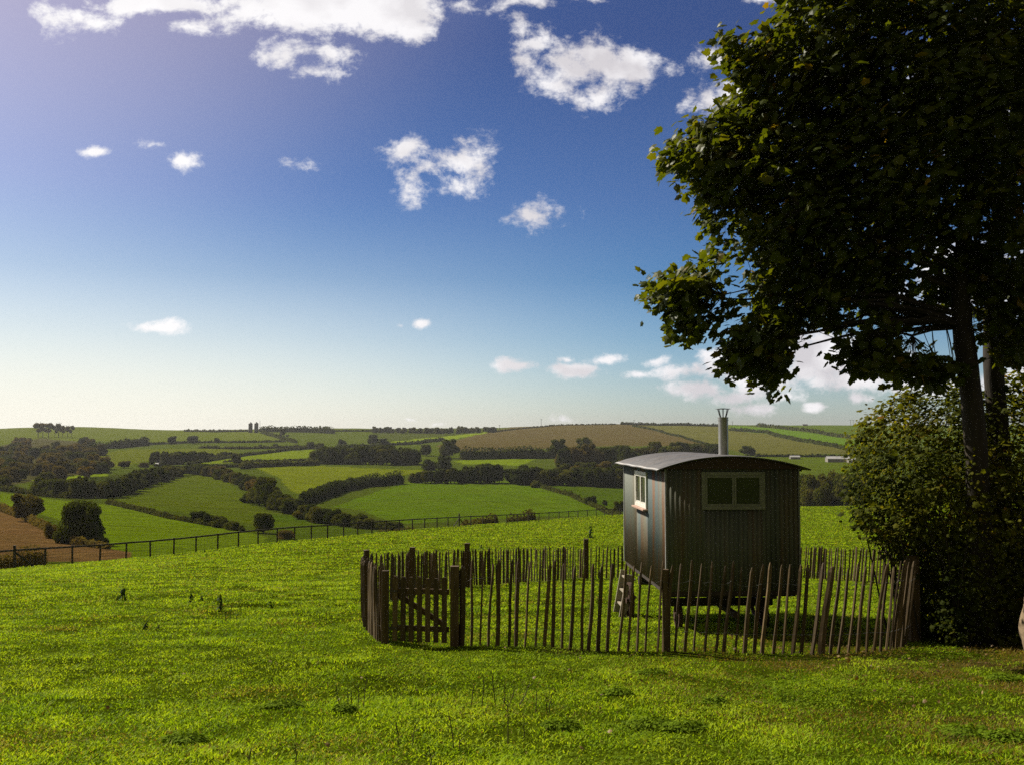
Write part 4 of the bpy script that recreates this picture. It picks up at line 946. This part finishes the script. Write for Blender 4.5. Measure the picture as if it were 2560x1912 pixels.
    def wheel(x, y, r):
        z = gz(x, y) + r - .015; c = Vector((x, y, z)); rim = MB(); n = 28; wd = .07
        for q0, q1 in ((r, r - .035),):
            v = []
            for k in range(n):
                a = 2 * math.pi * k / n; ca, sa = math.cos(a), math.sin(a)
                for rr, xx in ((r, -wd / 2), (r, wd / 2), (r - .035, wd / 2), (r - .035, -wd / 2)): v.append(c + Vector((xx, ca * rr, sa * rr)))
            f = []
            for k in range(n):
                a, b = k * 4, ((k + 1) % n) * 4
                for j in range(4): f.append((a + j, b + j, b + (j + 1) % 4, a + (j + 1) % 4))
            rim.add(v, f)
        w = rim.build('wheel', M['iron'], e)
        h = MB(); h.tube([c + Vector((-.07, 0, 0)), c + Vector((.07, 0, 0))], .055, 14); h.build('hub', M['iron'], w)
        s = MB()
        for k in range(8):
            a = 2 * math.pi * k / 8; s.tube([c, c + Vector((0, math.cos(a) * (r - .03), math.sin(a) * (r - .03)))], .014, 6)
        s.build('spokes', M['iron'], w)
        return z
    for x in (.36, W - .36): wheel(x, .8, .22)
    for x in (-.12, W + .12): wheel(x, Ln - 1.25, .34)
    # loose drawbar lying forward under the body, wooden steps leaning at the far end of the sunny wall
    return e, A, ang, gz
HUT, HA, HANG, hgz = hut()
def hut_pt(x, y, z): return Vector((HA.x + math.cos(HANG) * x - math.sin(HANG) * y, HA.y + math.sin(HANG) * x + math.cos(HANG) * y, HA.z + z))
def steps():
    b = hut_pt(-.24, 3.30, 0); b.z = H(b.x, b.y); e = empty('wooden_steps', b, HANG); tag(e, 'short flight of bleached wooden steps at the far end of the sunlit hut wall', 'steps')
    T = .82
    for y in (-.33, .33):
        m = MB(); m.beam((-.0, y, .0), (.15, y, T), .035, .13); m.build('stringer', M['step_wood'], e)
        m = MB(); m.beam((.0, y * 1.08, .06), (.26, y * 1.08, .42), .03, .05); m.build('leg', M['step_wood'], e)
    for k in range(3):
        f = (k + .8) / 3.2; m = MB(); m.box((.15 * f + .05, 0, T * f), (.16, .62, .03)); m.build('tread', M['step_wood'], e)
steps()

# ------------------------------------------------------------------ leaves
LOBE = [(0, 0), (.24, -.10), (.52, .10), (.42, .27), (.60, .58), (.36, .58), (.22, .80), (0, 1.0)]
OUT = LOBE + [(-x, y) for x, y in LOBE[-2:0:-1]]
def lobed():
    V = [(0, .35, .04)] + [(x, y, -.10 * abs(x) - .08 * (y - .35) ** 2 * 2) for x, y in OUT]; n = len(OUT)
    return np.array(V), np.array([(0, 1 + k, 1 + (k + 1) % n) for k in range(n)])
def small_leaf():
    V = [(0, 0, 0), (.30, .25, -.06), (.34, .6, -.05), (0, 1, -.04), (-.34, .6, -.05), (-.30, .25, -.06)]
    return np.array(V), np.array([(0, 1, 2), (0, 2, 3), (0, 3, 4), (0, 4, 5)])
def scatter(T, Fc, P, Nm, Dn, size, tone):
    """leaf template T at P; Nm upper-side normals, Dn tip directions"""
    Nm = Nm / (np.linalg.norm(Nm, axis=1)[:, None] + 1e-9); y = Dn - Nm * (Dn * Nm).sum(1)[:, None]; y /= np.linalg.norm(y, axis=1)[:, None] + 1e-9; x = np.cross(y, Nm)
    s = size[:, None, None]; V = P[:, None, :] + s * (T[None, :, 0:1] * x[:, None, :] + T[None, :, 1:2] * y[:, None, :] + T[None, :, 2:3] * Nm[:, None, :])
    k = len(T); n = len(P); Fx = (Fc[None] + (np.arange(n) * k)[:, None, None]).reshape(-1, Fc.shape[1])
    return V.reshape(-1, 3), Fx, np.repeat(tone, k)
def grey(t): return np.repeat(np.clip(t, 0, 1)[:, None], 3, 1)

# ------------------------------------------------------------------ the sycamore at the field's edge
CROWN = [(1930,-40),(1905,20),(1880,60),(1832,88),(1812,130),(1808,190),(1822,215),(1790,238),(1745,268),(1708,300),(1664,365),(1658,398),(1690,430),(1696,475),(1716,520),(1690,556),(1698,600),(1735,615),(1700,655),(1640,688),(1630,725),(1642,765),(1690,790),(1750,800),(1758,858),(1800,850),(1815,815),(1870,800),(1905,812),
         (1838,880),(1822,935),(1850,945),(1905,915),(1945,962),(1962,925),(1985,890),(2050,858),(2120,862),(2128,925),(2160,940),(2200,905),(2262,935),(2300,930),(2340,938),(2385,905),(2440,870),(2500,890),(2540,900),(2600,870),(2900,840),(3300,500),(3350,0),(3100,-400),(2600,-620),(2150,-450)]
TY = 14.3
def sycamore():
    base = gnear(2444, 1585); base = Vector((at(2452, 1500, TY).x, TY, 0)); base.z = H(base.x, base.y)
    e = empty('sycamore_tree', base); tag(e, 'big twin-trunked sycamore with broad dark lobed leaves filling the upper right', 'tree'); o = base
    t1 = [(2462,1600,TY),(2452,1330,TY),(2442,1150,TY),(2424,950,TY),(2412,870,TY),(2400,760,TY+.1),(2410,600,TY+.2),(2440,420,TY+.3),(2450,200,TY+.4),(2440,-50,TY+.5),(2420,-350,TY+.5)]
    t2 = [(2510,1600,TY+.9),(2505,1330,TY+.9),(2497,1100,TY+.9),(2486,945,TY+.9),(2484,800,TY+.9),(2490,600,TY+.9),(2520,400,TY+.9),(2560,150,TY+.9),(2600,-200,TY+.9)]
    r1 = [.21,.17,.155,.150,.150,.135,.115,.095,.075,.05,.02]; r2 = [.19,.16,.15,.150,.145,.12,.10,.075,.03]
    tr = []
    for t, r in ((t1, r1), (t2, r2)):
        P = [at(*q) - o for q in t]; P[0].z = H(P[0].x + o.x, P[0].y + o.y) - o.z - .1
        # densify with small bends
        Q, Rr = [], []
        for i in range(len(P) - 1):
            for k in range(4): Q.append(P[i].lerp(P[i + 1], k / 4) + Vector((random.gauss(0, .006), random.gauss(0, .006), 0))); Rr.append((r[i] * (1 - k / 4) + r[i + 1] * k / 4) * random.uniform(.96, 1.05))
        Q.append(P[-1]); Rr.append(r[-1]); tr.append((Q, Rr))
    # twig-end positions filling a rounded volume inside the crown's outline
    pts = []; need = 3100
    while len(pts) < need:
        n = 6000; px = rng.uniform(1600, 3350, n); py = rng.uniform(-620, 970, n); ok = in_poly(px, py, CROWN); px, py = px[ok], py[ok]
        d = poly_dist(px, py, CROWN) / F * TY
        keep = rng.random(len(px)) < np.where((px > 2620) | (py < -60), .22, 1.0); px, py, d = px[keep], py[keep], d[keep]
        th = np.minimum(2.3, .25 + .85 * np.sqrt(d)); Y = TY + .1 + rng.uniform(-1, 1, len(px)) * th
        P = np.stack([(px - CX) / F * Y, Y], 1); r = [ray(a, b) for a, b in zip(px, py)]; P = np.array([q * (y / q[1]) for q, y in zip(r, Y)])
        dn = fbm(P[:, 0] * 1.25 + 3, P[:, 2] * 1.25 + P[:, 1] * .9, 21, 3)
        lowright = (px > 2100) & (py > 560); thin = np.where(lowright, .48, .30); thin = np.where((px > 2280) & (py > 280), .52, thin)
        edge = fbm(P[:, 0] * 2.3 + 9, P[:, 2] * 2.3, 27, 2)
        keep = (dn > thin) & (d > .14 + .75 * np.clip(edge - .36, 0, .5)) & ((d > .9) | (dn > .42)); pts += list(P[keep])
    # sprays that hang clear of the main mass
    hang = []
    for (x, y, rx, ry, k) in [(1700, 735, 55, 28, 34), (1668, 728, 20, 18, 22), (1712, 790, 30, 26, 16), (1745, 825, 22, 30, 12), (1870, 868, 42, 34, 40), (1842, 905, 20, 18, 12), (1925, 925, 26, 24, 14), (1935, 945, 10, 12, 4), (1905, 840, 40, 28, 20),
                              (2150, 900, 28, 32, 16), (2215, 905, 40, 24, 16), (2275, 920, 45, 22, 16), (2340, 915, 40, 24, 16), (2180, 870, 60, 22, 16), (2540, 880, 30, 30, 12), (1690, 400, 30, 26, 12), (1835, 110, 28, 26, 10)]:
        for _ in range(k): hang.append(tuple(at(x + max(-1.25, min(1.25, random.gauss(0, .6))) * rx, y + max(-1.2, min(1.2, random.gauss(0, .6))) * ry, TY + random.gauss(-.2, .35))))
    tips = np.array(pts[:need] + [np.array(h) for h in hang]); need = len(tips); tips_l = tips - np.array(o)
    # limbs: from the trunks out to spread-out targets
    nodes = []; nr = []; who = []
    for wi, (Q, Rr) in enumerate(tr):
        for q, r in zip(Q, Rr):
            if q.z > 4.6: nodes.append(q); nr.append(r); who.append(wi)
    targets = tips_l[rng.choice(len(tips_l), 120, replace=False)]
    order = np.argsort(np.linalg.norm(targets - np.array(nodes[len(nodes) // 3]), axis=1))[::-1]
    limb_nodes = []; mbs = [MB(), MB()]
    for (Q, Rr), mb in zip(tr, mbs): mb.tube(Q, Rr, 14)
    for ti in order[:46]:
        t = Vector(targets[ti]); cand = [(abs((t - q).length) + 1.2 * max(0, q.z - t.z + .2), i) for i, q in enumerate(nodes) if q.z < t.z + .4]
        if not cand: continue
        i = min(cand)[1]; q = nodes[i]; Lg = (t - q).length; r0 = min(nr[i] * .4, .010 + .009 * Lg); pth, rr = [], []; sag = Lg * .10
        for k in range(8):
            f = k / 7; pth.append(q.lerp(t, f) + Vector((random.gauss(0, .03), random.gauss(0, .03), math.sin(f * math.pi) * sag * .6 + random.gauss(0, .03))) * (1 if k else 0)); rr.append(r0 * (1 - f) ** .8 + .005)
        mbs[who[i]].tube(pth, rr, 6); limb_nodes += pth[2:]
    for mb in mbs:
        mb.build('trunk', M['bark'], e, smooth=True)
    LN = np.array([tuple(v) for v in limb_nodes] + [tuple(v) for v in nodes]); m = MB()
    for k, p in enumerate(tips_l):
        d = np.linalg.norm(LN - p, axis=1); q = Vector(LN[np.argmin(d)]); v = Vector(p); mid = q.lerp(v, .55) + Vector((random.gauss(0, .05), random.gauss(0, .05), .06))
        if (v - q).length < .9: m.tube([q, mid, v], [.007, .005, .003], 4, False)
    m.build('twigs', M['bark'], e)
    # leaves
    nl = 11; P = np.repeat(tips_l, nl, 0) + rng.normal(0, 1, (need * nl, 3)) * np.array([.13, .15, .11]); n = len(P)
    cen = np.repeat(tips_l, nl, 0); out = P - cen; out[:, 2] *= .5
    axis = np.array(at(2480, 300, TY)) - np.array(o); rad = P - axis; rad[:, 2] *= .3; rad /= np.linalg.norm(rad, axis=1)[:, None] + 1e-9
    Nm = np.array([0, 0, 1.0]) + rad * .6 + rng.normal(0, .62, (n, 3)); Dn = rad * .8 + out * 2 + np.array([0, 0, -.55]) + rng.normal(0, .4, (n, 3))
    tone = .18 + .45 * rng.random(n) ** 1.3 + .25 * (np.repeat(rng.random(need), nl) - .4) + (rng.random(n) < .035) * .45
    T, Fc = lobed(); V, Fx, tn = scatter(T, Fc, P, Nm, Dn, rng.uniform(.08, .165, n), tone)
    np_mesh('crown', V, [Fx], M['maple'], e, colors=grey(tn))
sycamore()

# ------------------------------------------------------------------ tall hedge under the sycamore
BUSH = [(2126,1215),(2134,1130),(2150,1070),(2186,1046),(2200,1018),(2238,1005),(2262,978),(2290,975),(2300,990),(2330,962),(2345,975),(2385,950),(2420,965),(2470,985),(2520,945),(2560,930),(2900,930),(3100,1300),(3100,1640),(2560,1606),(2400,1600),(2310,1592),(2296,1540),(2270,1440),(2246,1400),(2205,1372),(2165,1310),(2138,1285)]
def tall_hedge():
    b = Vector((at(2440, 1600, 14.4).x, 14.6, 0)); b.z = H(b.x, b.y); e = empty('tall_hedge', b); tag(e, 'tall bushy hedge of mixed green and yellowing leaves under the sycamore', 'hedge'); o = np.array(b)
    def pos(n, shrink=0.0, ymid=15.2, tmax=1.9):
        out = []
        while sum(len(a) for a in out) < n:
            px = rng.uniform(2120, 3100, n); py = rng.uniform(930, 1640, n); ok = in_poly(px, py, BUSH); px, py = px[ok], py[ok]; d = poly_dist(px, py, BUSH) / F * 15
            # undersides by the ground do not close in
            th = np.minimum(tmax, .3 + 1.1 * np.sqrt(d)); th = np.where(py > 1450, np.maximum(th, .9), th); Y = ymid + np.clip((1400 - py) / 400, -.3, .9) * .6 - np.clip((py - 1450) / 150, 0, 1) * .3 + rng.uniform(-1, 1, len(px)) * th
            P = np.array([ray(a, c) for a, c in zip(px, py)]); P = P * (np.where((px < 2350) & (py > 1330), np.maximum(Y, 14.75), Y) / P[:, 1])[:, None]; keep = (d > shrink) & (rng.random(len(px)) < np.where(px > 2640, .45, 1)) & (P[:, 2] > height(P[:, 0], P[:, 1]) + .03); out.append(P[keep])
        return np.concatenate(out)[:n]
    tips = pos(5600) ; k = 9; P = np.repeat(tips, k, 0) + rng.normal(0, 1, (len(tips) * k, 3)) * np.array([.10, .10, .085]); n = len(P)
    # sprays standing above the outline
    sp = []
    for (x, y) in [(2236,985),(2270,962),(2300,960),(2340,948),(2205,1010),(2170,1050),(2152,1072),(2530,930),(2556,915),(2390,940)]:
        for q in range(16):
            t = q / 15; c = at(x + random.gauss(0, 7), y + 46 * t + random.gauss(0, 3), 15.3); sp.append(c)
    sp = np.array([tuple(c) for c in sp]); sp = np.repeat(sp, 3, 0) + rng.normal(0, .035, (len(sp) * 3, 3)); P = np.concatenate([P, sp]); n = len(P)
    cen = np.array(at(2480, 1350, 15.6)); rad = P - cen; rad[:, 2] *= .4; rad /= np.linalg.norm(rad, axis=1)[:, None] + 1e-9
    Nm = np.array([0, 0, .8]) + rad * .6 + rng.normal(0, .5, (n, 3)); Dn = rad * .6 + np.array([0, 0, -.5]) + rng.normal(0, .6, (n, 3))
    cl = fbm(P[:, 0] * 1.3, P[:, 2] * 1.3 + P[:, 1], 61, 3)
    tone = .14 + .34 * rng.random(n) + .95 * (cl - .44) + (rng.random(n) < .05) * .35
    big = rng.random(n) < .22; T, Fc = lobed(); T2, F2 = small_leaf(); a = P - o
    V1, f1, c1 = scatter(T, Fc, a[big], Nm[big], Dn[big], rng.uniform(.055, .105, big.sum()), tone[big])
    V2, f2, c2 = scatter(T2, F2, a[~big], Nm[~big], Dn[~big], rng.uniform(.035, .075, (~big).sum()), tone[~big])
    np_mesh('foliage', np.concatenate([V1, V2]), [f1, f2 + len(V1)], M['bush'], e, colors=grey(np.concatenate([c1, c2])))
    m = MB(); st = tips[rng.choice(len(tips), 260, replace=False)]
    for p in st:
        q = Vector(p); g = Vector((q.x * .35 + b.x * .65 + random.gauss(0, .25), max(14.2, q.y * .7 + 15.2 * .3), 0)); g.z = H(g.x, g.y) - .05; mid = g.lerp(q, .5) + Vector((random.gauss(0, .12), random.gauss(0, .12), .15))
        m.tube([g - b, mid - b, q - b], [.016, .010, .004], 5, False)
    m.build('stems', M['bark'], e)
tall_hedge()

# ------------------------------------------------------------------ grass and what grows in it
def tuft_field():
    n = 1150000; lo, hi = math.log(4.0), math.log(205); Y = np.exp(rng.uniform(lo, hi, n)); x = rng.uniform(-1, 1, n) * (.60 * Y + 2.0)
    cyy = np.interp(CX + F * x / Y, KF, FY); ok = Y < cyy * 1.02
    dens = fbm(x * 1.4, Y * 1.4, 71, 4); ok &= rng.random(n) < np.clip((dens - .22) * 3.2, .25, 1); x, Y = x[ok], Y[ok]; n = len(x)
    z = height(x, Y); k1 = fbm(x * .35, Y * .35, 81, 4); k2 = fbm(x * 2.6, Y * 2.6, 82, 3); k3 = fbm(x * .9, Y * .9, 83, 3)
    sc = np.maximum(1, Y / 11) ** .82
    hgt = (.014 + .024 * rng.random(n) + .06 * np.clip(k2 - .58, 0, 1) * rng.random(n) + np.clip(k3 - .60, 0, 1) * .12) * np.maximum(1, Y / 14) ** .45; w = (.0026 + .0042 * rng.random(n)) * sc
    a = rng.uniform(0, 2 * math.pi, n); dx, dy = np.cos(a), np.sin(a); b = rng.uniform(0, 2 * math.pi, n); ln = rng.uniform(.3, 1.7, n) * hgt; lx, ly = np.cos(b) * ln, np.sin(b) * ln
    P = np.stack([x, Y, z - .008], 1); W = np.stack([dx * w, dy * w, np.zeros(n)], 1); Lm = np.stack([lx * .35, ly * .35, hgt * .62], 1); Lt = np.stack([lx, ly, hgt], 1)
    V = np.stack([P - W, P + W, P + W * .8 + Lm, P - W * .8 + Lm, P + Lt], 1).reshape(-1, 3); i = np.arange(n)[:, None] * 5
    tone = .24 + .55 * (k1 - .5) + 1.0 * (k2 - .5) + .60 * rng.random(n); tone = np.clip(tone, .02, .84)
    dry = rng.random(n) < .05 + .45 * np.clip(fbm(x * .8 + 7, Y * .8, 87, 4) - .56, 0, 1) * 4; tone[dry] = rng.uniform(.93, 1, dry.sum())
    # browned turf at the hedge foot
    w2 = np.clip(1 - np.hypot(x - 5.4, (Y - 11.4) * .8) / 4.6, 0, 1) * np.clip((k3 - .34) * 6, 0, 1); br = rng.random(n) < np.clip(w2 * 1.9, 0, .95); tone[br] = rng.uniform(.97, 1, br.sum())
    g = np_mesh('grass', V, [np.concatenate([i + 0, i + 1, i + 2, i + 3], 1), np.concatenate([i + 3, i + 2, i + 4], 1)], M['grass'], colors=grey(np.repeat(tone, 5)))
    tag(g, kind='stuff')
tuft_field()
def ground_cover():
    n = 190000; lo, hi = math.log(5.5), math.log(40); Y = np.exp(rng.uniform(lo, hi, n)); x = rng.uniform(-.58, .58, n) * Y
    d = fbm(x * 1.1, Y * 1.1, 91, 4); ok = rng.random(n) < np.clip((d - .44) * 5, .08, .95); ok &= rng.random(n) > 1.6 * np.clip(1 - np.hypot(x - 5.4, (Y - 11.4) * .8) / 4.6, 0, 1) * np.clip((fbm(x * .9, Y * .9, 83, 3) - .34) * 6, 0, 1)
    x, Y = x[ok], Y[ok]; n = len(x); z = height(x, Y) + rng.uniform(.004, .036, n)
    P = np.stack([x, Y, z], 1); Nm = np.array([0, 0, 1.0]) + rng.normal(0, .4, (n, 3)); Dn = rng.normal(0, 1, (n, 3)); Dn[:, 2] *= .3
    T, Fc = small_leaf(); T = T * np.array([1.25, 1, 1]); V, Fx, c = scatter(T, Fc, P, Nm, Dn, rng.uniform(.010, .026, n) * np.maximum(1, Y / 12) ** .6, .25 + .75 * rng.random(n))
    g = np_mesh('clover', V, [Fx], M['grass_cover'], colors=grey(c)); tag(g, kind='stuff')
M['grass_cover'] = leaf_mat('clover_leaf', [(0, (.07, .11, .008)), (.5, (.13, .20, .010)), (1, (.21, .28, .02))], trans=.30, spec=.02, rough=.8, tint=(1.4, 1.4, .5))
ground_cover()
def fallen():
    n = 300; x = np.concatenate([rng.normal(5.4, 1.5, n), rng.uniform(-4, 6, 60)]); Y = np.concatenate([rng.normal(11.3, 1.7, n), rng.uniform(7, 14, 60)]); n = len(x)
    P = np.stack([x, Y, height(x, Y) + rng.uniform(.03, .07, n)], 1); Nm = np.array([0, 0, 1.0]) + rng.normal(0, .5, (n, 3)); Dn = rng.normal(0, 1, (n, 3)); Dn[:, 2] = 0
    T, Fc = lobed(); V, Fx, c = scatter(T, Fc, P, Nm, Dn, rng.uniform(.02, .042, n), rng.random(n) * .8); tag(np_mesh('fallen_leaves', V, [Fx], M['dry_leaf'], colors=grey(c)), kind='stuff')
fallen()
def dock(px, py, h, label, spread=1.0):
    g = gnear(px, py); s = g.y / F; e = empty('dock_plant', g); tag(e, label, 'weed', 'dark dock weeds in the field'); Hh = h * s
    m = MB(); tp = Vector((random.uniform(-.06, .06), 0, Hh)); m.tube([(0, 0, -.02), tp * .5, tp], [.012, .009, .004], 5); m.build('stem', M['stalk'], e)
    n = 34; t = rng.uniform(0, 1, n) ** 1.2; a = rng.uniform(0, 6.28, n); r = (1 - t * .75) * .17 * spread * rng.uniform(.1, 1, n) * Hh / .4
    P = np.stack([np.cos(a) * r + tp.x * t, np.sin(a) * r, Hh * t], 1); Nm = np.stack([np.cos(a), np.sin(a), rng.uniform(.1, 1, n)], 1); Dn = np.stack([np.cos(a), np.sin(a), rng.uniform(-.9, .3, n)], 1)
    T, Fc = small_leaf(); V, Fx, c = scatter(T, Fc, P, Nm, Dn, rng.uniform(.06, .13, n) * Hh / .4, rng.random(n) * .5); np_mesh('leaves', V, [Fx], M['weed'], e, colors=grey(c))
for a in [(316, 1502, 38, 'tall dark dock weed, first of the row on the left of the field', 1), (300, 1500, 14, 'stubby dock weed at the foot of the tall first dock', 1.4), (486, 1506, 24, 'dark dock weed in the middle of the field row', 1), (516, 1502, 12, 'flat dock weed just right of the middle dock', 1.6),
          (560, 1528, 36, 'dark dock weed leaning over, right of the middle dock', 1), (688, 1520, 20, 'broad low dock weed right of the leaning dock', 1.9), (370, 1574, 22, 'bushy dock weed in front of the field row', 1.2), (405, 1570, 10, 'very low dock weed beside the bushy dock', 1.7),
          (974, 1398, 20, 'small dock weed alone in the field above the left paling', .9), (1476, 1344, 30, 'dock weed standing in the field left of the hut', .9), (1202, 1374, 14, 'little dock weed in the field above the back paling', 1.2), (517, 1382, 10, 'little dock weed near the far fence', 1.1)]: dock(*a)
def stalks(px, py, hs, label, group):
    g = gnear(px, py); s = g.y / F; e = empty('dry_weed', g); tag(e, label, 'weed', group)
    for (dx, h, lean) in hs:
        m = MB(); q = Vector((dx * s, random.uniform(-.05, .05), 0)); q.z = H(g.x + q.x, g.y + q.y) - g.z - .02; t = q + Vector((lean * s, random.uniform(-.03, .03), h * s)); mid = q.lerp(t, .5) + Vector((random.uniform(-.015, .015), 0, 0))
        m.tube([q, mid, t], [.0050, .0042, .0025], 5)
        for k in range(3):
            f = random.uniform(.5, .95); c = q.lerp(t, f); m.tube([c, c + Vector((random.uniform(-.05, .05), random.uniform(-.03, .03), random.uniform(.02, .06)))], [.003, .0015], 4)
        m.build('stem', M['stalk'], e)
stalks(885, 1768, [(-22, 62, -14), (0, 45, 0), (-8, 36, -2), (14, 58, 2), (30, 78, 8)], 'clump of five dry brown weed stems in the grass left of the gate foot', 'dry weed stems in the foreground')
stalks(1250, 1768, [(-45, 80, 6), (-10, 90, -10), (8, 60, 4), (20, 52, 18), (45, 62, 30), (-70, 60, 8)], 'widest clump of dry branching weed stems in the middle foreground', 'dry weed stems in the foreground')
stalks(1085, 1762, [(0, 40, 2)], 'single stiff dry stem between the two big weed clumps', 'dry weed stems in the foreground')
stalks(1270, 1868, [(0, 126, 0)], 'tallest single dry stem in the middle foreground', 'dry weed stems in the foreground')
stalks(1138, 1874, [(0, 96, -14), (10, 40, 2)], 'leaning dry stem left of the tallest stem', 'dry weed stems in the foreground')
stalks(1000, 1870, [(0, 66, -4), (36, 60, 6)], 'pair of thin dry stems low in the foreground', 'dry weed stems in the foreground')
stalks(1368, 1784, [(0, 68, -4), (-30, 56, 3), (6, 44, 4)], 'thin dry stems right of the widest weed clump', 'dry weed stems in the foreground')
stalks(1306, 1850, [(0, 50, 2)], 'short dry stem right of the tallest stem', 'dry weed stems in the foreground')
stalks(1080, 1912, [(0, 48, -3)], 'short dry stem at the lower edge of the foreground grass', 'dry weed stems in the foreground')
stalks(586, 1556, [(0, 55, 2), (-12, 30, -2), (12, 36, 4)], 'thin upright dry weed beside the leaning dock', 'dry weeds among the docks')
stalks(495, 1562, [(0, 28, 0), (10, 20, 0)], 'short dry weed in front of the middle dock', 'dry weeds among the docks')
stalks(640, 1912, [(0, 46, 2)], 'lone dry stem at the lower left of the foreground', 'dry weed stems in the foreground')
stalks(748, 1914, [(0, 62, 0)], 'upright dry stem left of the pair in the low foreground', 'dry weed stems in the foreground')
stalks(690, 1716, [(0, 30, 1)], 'small reddish dry stem alone in the left grass', 'dry weed stems in the foreground')
stalks(820, 1560, [(0, 46, 3), (12, 30, 2), (-14, 34, -3)], 'wispy dry weed left of the paling corner', 'dry weeds among the docks')
# low leafy weeds in the foreground turf
def rosette(px, py, w, label):
    g = gnear(px, py); s = g.y / F; R = w * s / 2; n = int(190 + w * 2.4)
    a = rng.uniform(0, 6.28, n); r = np.sqrt(rng.random(n)) * R; P = np.stack([np.cos(a) * r, np.sin(a) * r * .8, .03 + .06 * (1 - (r / R) ** 2) * rng.random(n)], 1); P[:, 2] += height(P[:, 0] + g.x, P[:, 1] + g.y) - g.z
    Nm = np.stack([np.cos(a) * .5, np.sin(a) * .5, np.ones(n)], 1) + rng.normal(0, .35, (n, 3)); Dn = np.stack([np.cos(a), np.sin(a), rng.uniform(-.3, .4, n)], 1)
    T, Fc = small_leaf(); V, Fx, c = scatter(T, Fc, P, Nm, Dn, rng.uniform(.018, .042, n), .05 + .75 * rng.random(n)); o = np_mesh('leafy_weed', V, [Fx], M['grass_cover'], colors=grey(c)); o.location = g; tag(o, label, 'weed', 'low leafy weeds in the near turf')
for px, py, w, lab in [(1620, 1808, 130, 'dark spreading weed patch right of the middle foreground'), (1700, 1818, 110, 'dark weed patch touching the spreading one on its right'), (1400, 1820, 90, 'dark leafy weed between the tall stem and the spreading patch'), (1540, 1740, 70, 'small leafy weed above the dark spreading patch'), (1620, 1682, 80, 'leafy weed below the middle fence post'),
                       (2390, 1835, 150, 'big leafy weed in the right foreground'), (2500, 1850, 130, 'leafy weed in the lower right corner of the turf'), (2490, 1700, 70, 'leafy weed by the browned patch under the hedge'), (720, 1770, 90, 'dark grass-green weed in the left foreground'), (480, 1850, 100, 'low weed in the lower left turf'), (1780, 1760, 60, 'small dark weed right of the dry stems'), (870, 1782, 60, 'low weed at the foot of the five dry stems')]:
    rosette(px, py, w, lab)
# pale stump-like boulder cut by the right edge
def boulder():
    g = gnear(2590, 1606); m, nt, N, L, P = new_mat('tan_stone'); n = noise(nt, 6, 6, .65, stretch=(1, 1, 3)); L.new(ramp(nt, n, [(.3, (.15, .10, .05)), (.7, (.26, .185, .105))]), P.inputs['Base Color']); P.inputs['Roughness'].default_value = .9; L.new(bump(nt, n, .6, .02), P.inputs['Normal'])
    K, Lr = 28, 18; V = []
    for j in range(Lr):
        ph = -math.pi / 2 + math.pi * j / (Lr - 1)
        for k in range(K):
            a = 2 * math.pi * k / K; w = 1 + .14 * (float(vnoise(math.cos(a) * 2 + 5, j * .35 + math.sin(a) * 2, 3)) - .5) * 2
            V.append((math.cos(ph) * math.cos(a) * .34 * w, math.cos(ph) * math.sin(a) * .34 * w, .42 + math.sin(ph) * .50 * w))
    i = np.arange(Lr - 1)[:, None] * K + np.arange(K)[None, :]; i2 = np.arange(Lr - 1)[:, None] * K + (np.arange(K)[None, :] + 1) % K
    o = np_mesh('boulder', np.array(V), [np.stack([i, i2, i2 + K, i + K], -1).reshape(-1, 4)], m, smooth=True); x_, y_ = (2602 - CX) / F * 13.0, 13.0; o.location = (x_, y_, H(x_, y_) - .05); tag(o, 'pale tan rounded boulder at the foot of the hedge, cut by the right edge', 'boulder')
boulder()

# ------------------------------------------------------------------ the air over the valley
def haze():
    x0, x1, y0, y1 = -3200, 4200, -420, 6100; z0, z1 = -45, 52
    m = MB(); m.box(((x0 + x1) / 2, (y0 + y1) / 2, (z0 + z1) / 2), (x1 - x0, y1 - y0, z1 - z0))
    mt = bpy.data.materials.new('haze_air'); mt.use_nodes = True; nt = mt.node_tree; nt.nodes.remove(nt.nodes['Principled BSDF'])
    v = nt.nodes.new('ShaderNodeVolumePrincipled'); v.inputs['Color'].default_value = (.92, .92, .90, 1); v.inputs['Density'].default_value = HAZE; v.inputs['Anisotropy'].default_value = .3
    nt.links.new(v.outputs[0], nt.nodes['Material Output'].inputs['Volume'])
    tag(m.build('haze', mt), kind='stuff')
HAZE = .000055
haze()
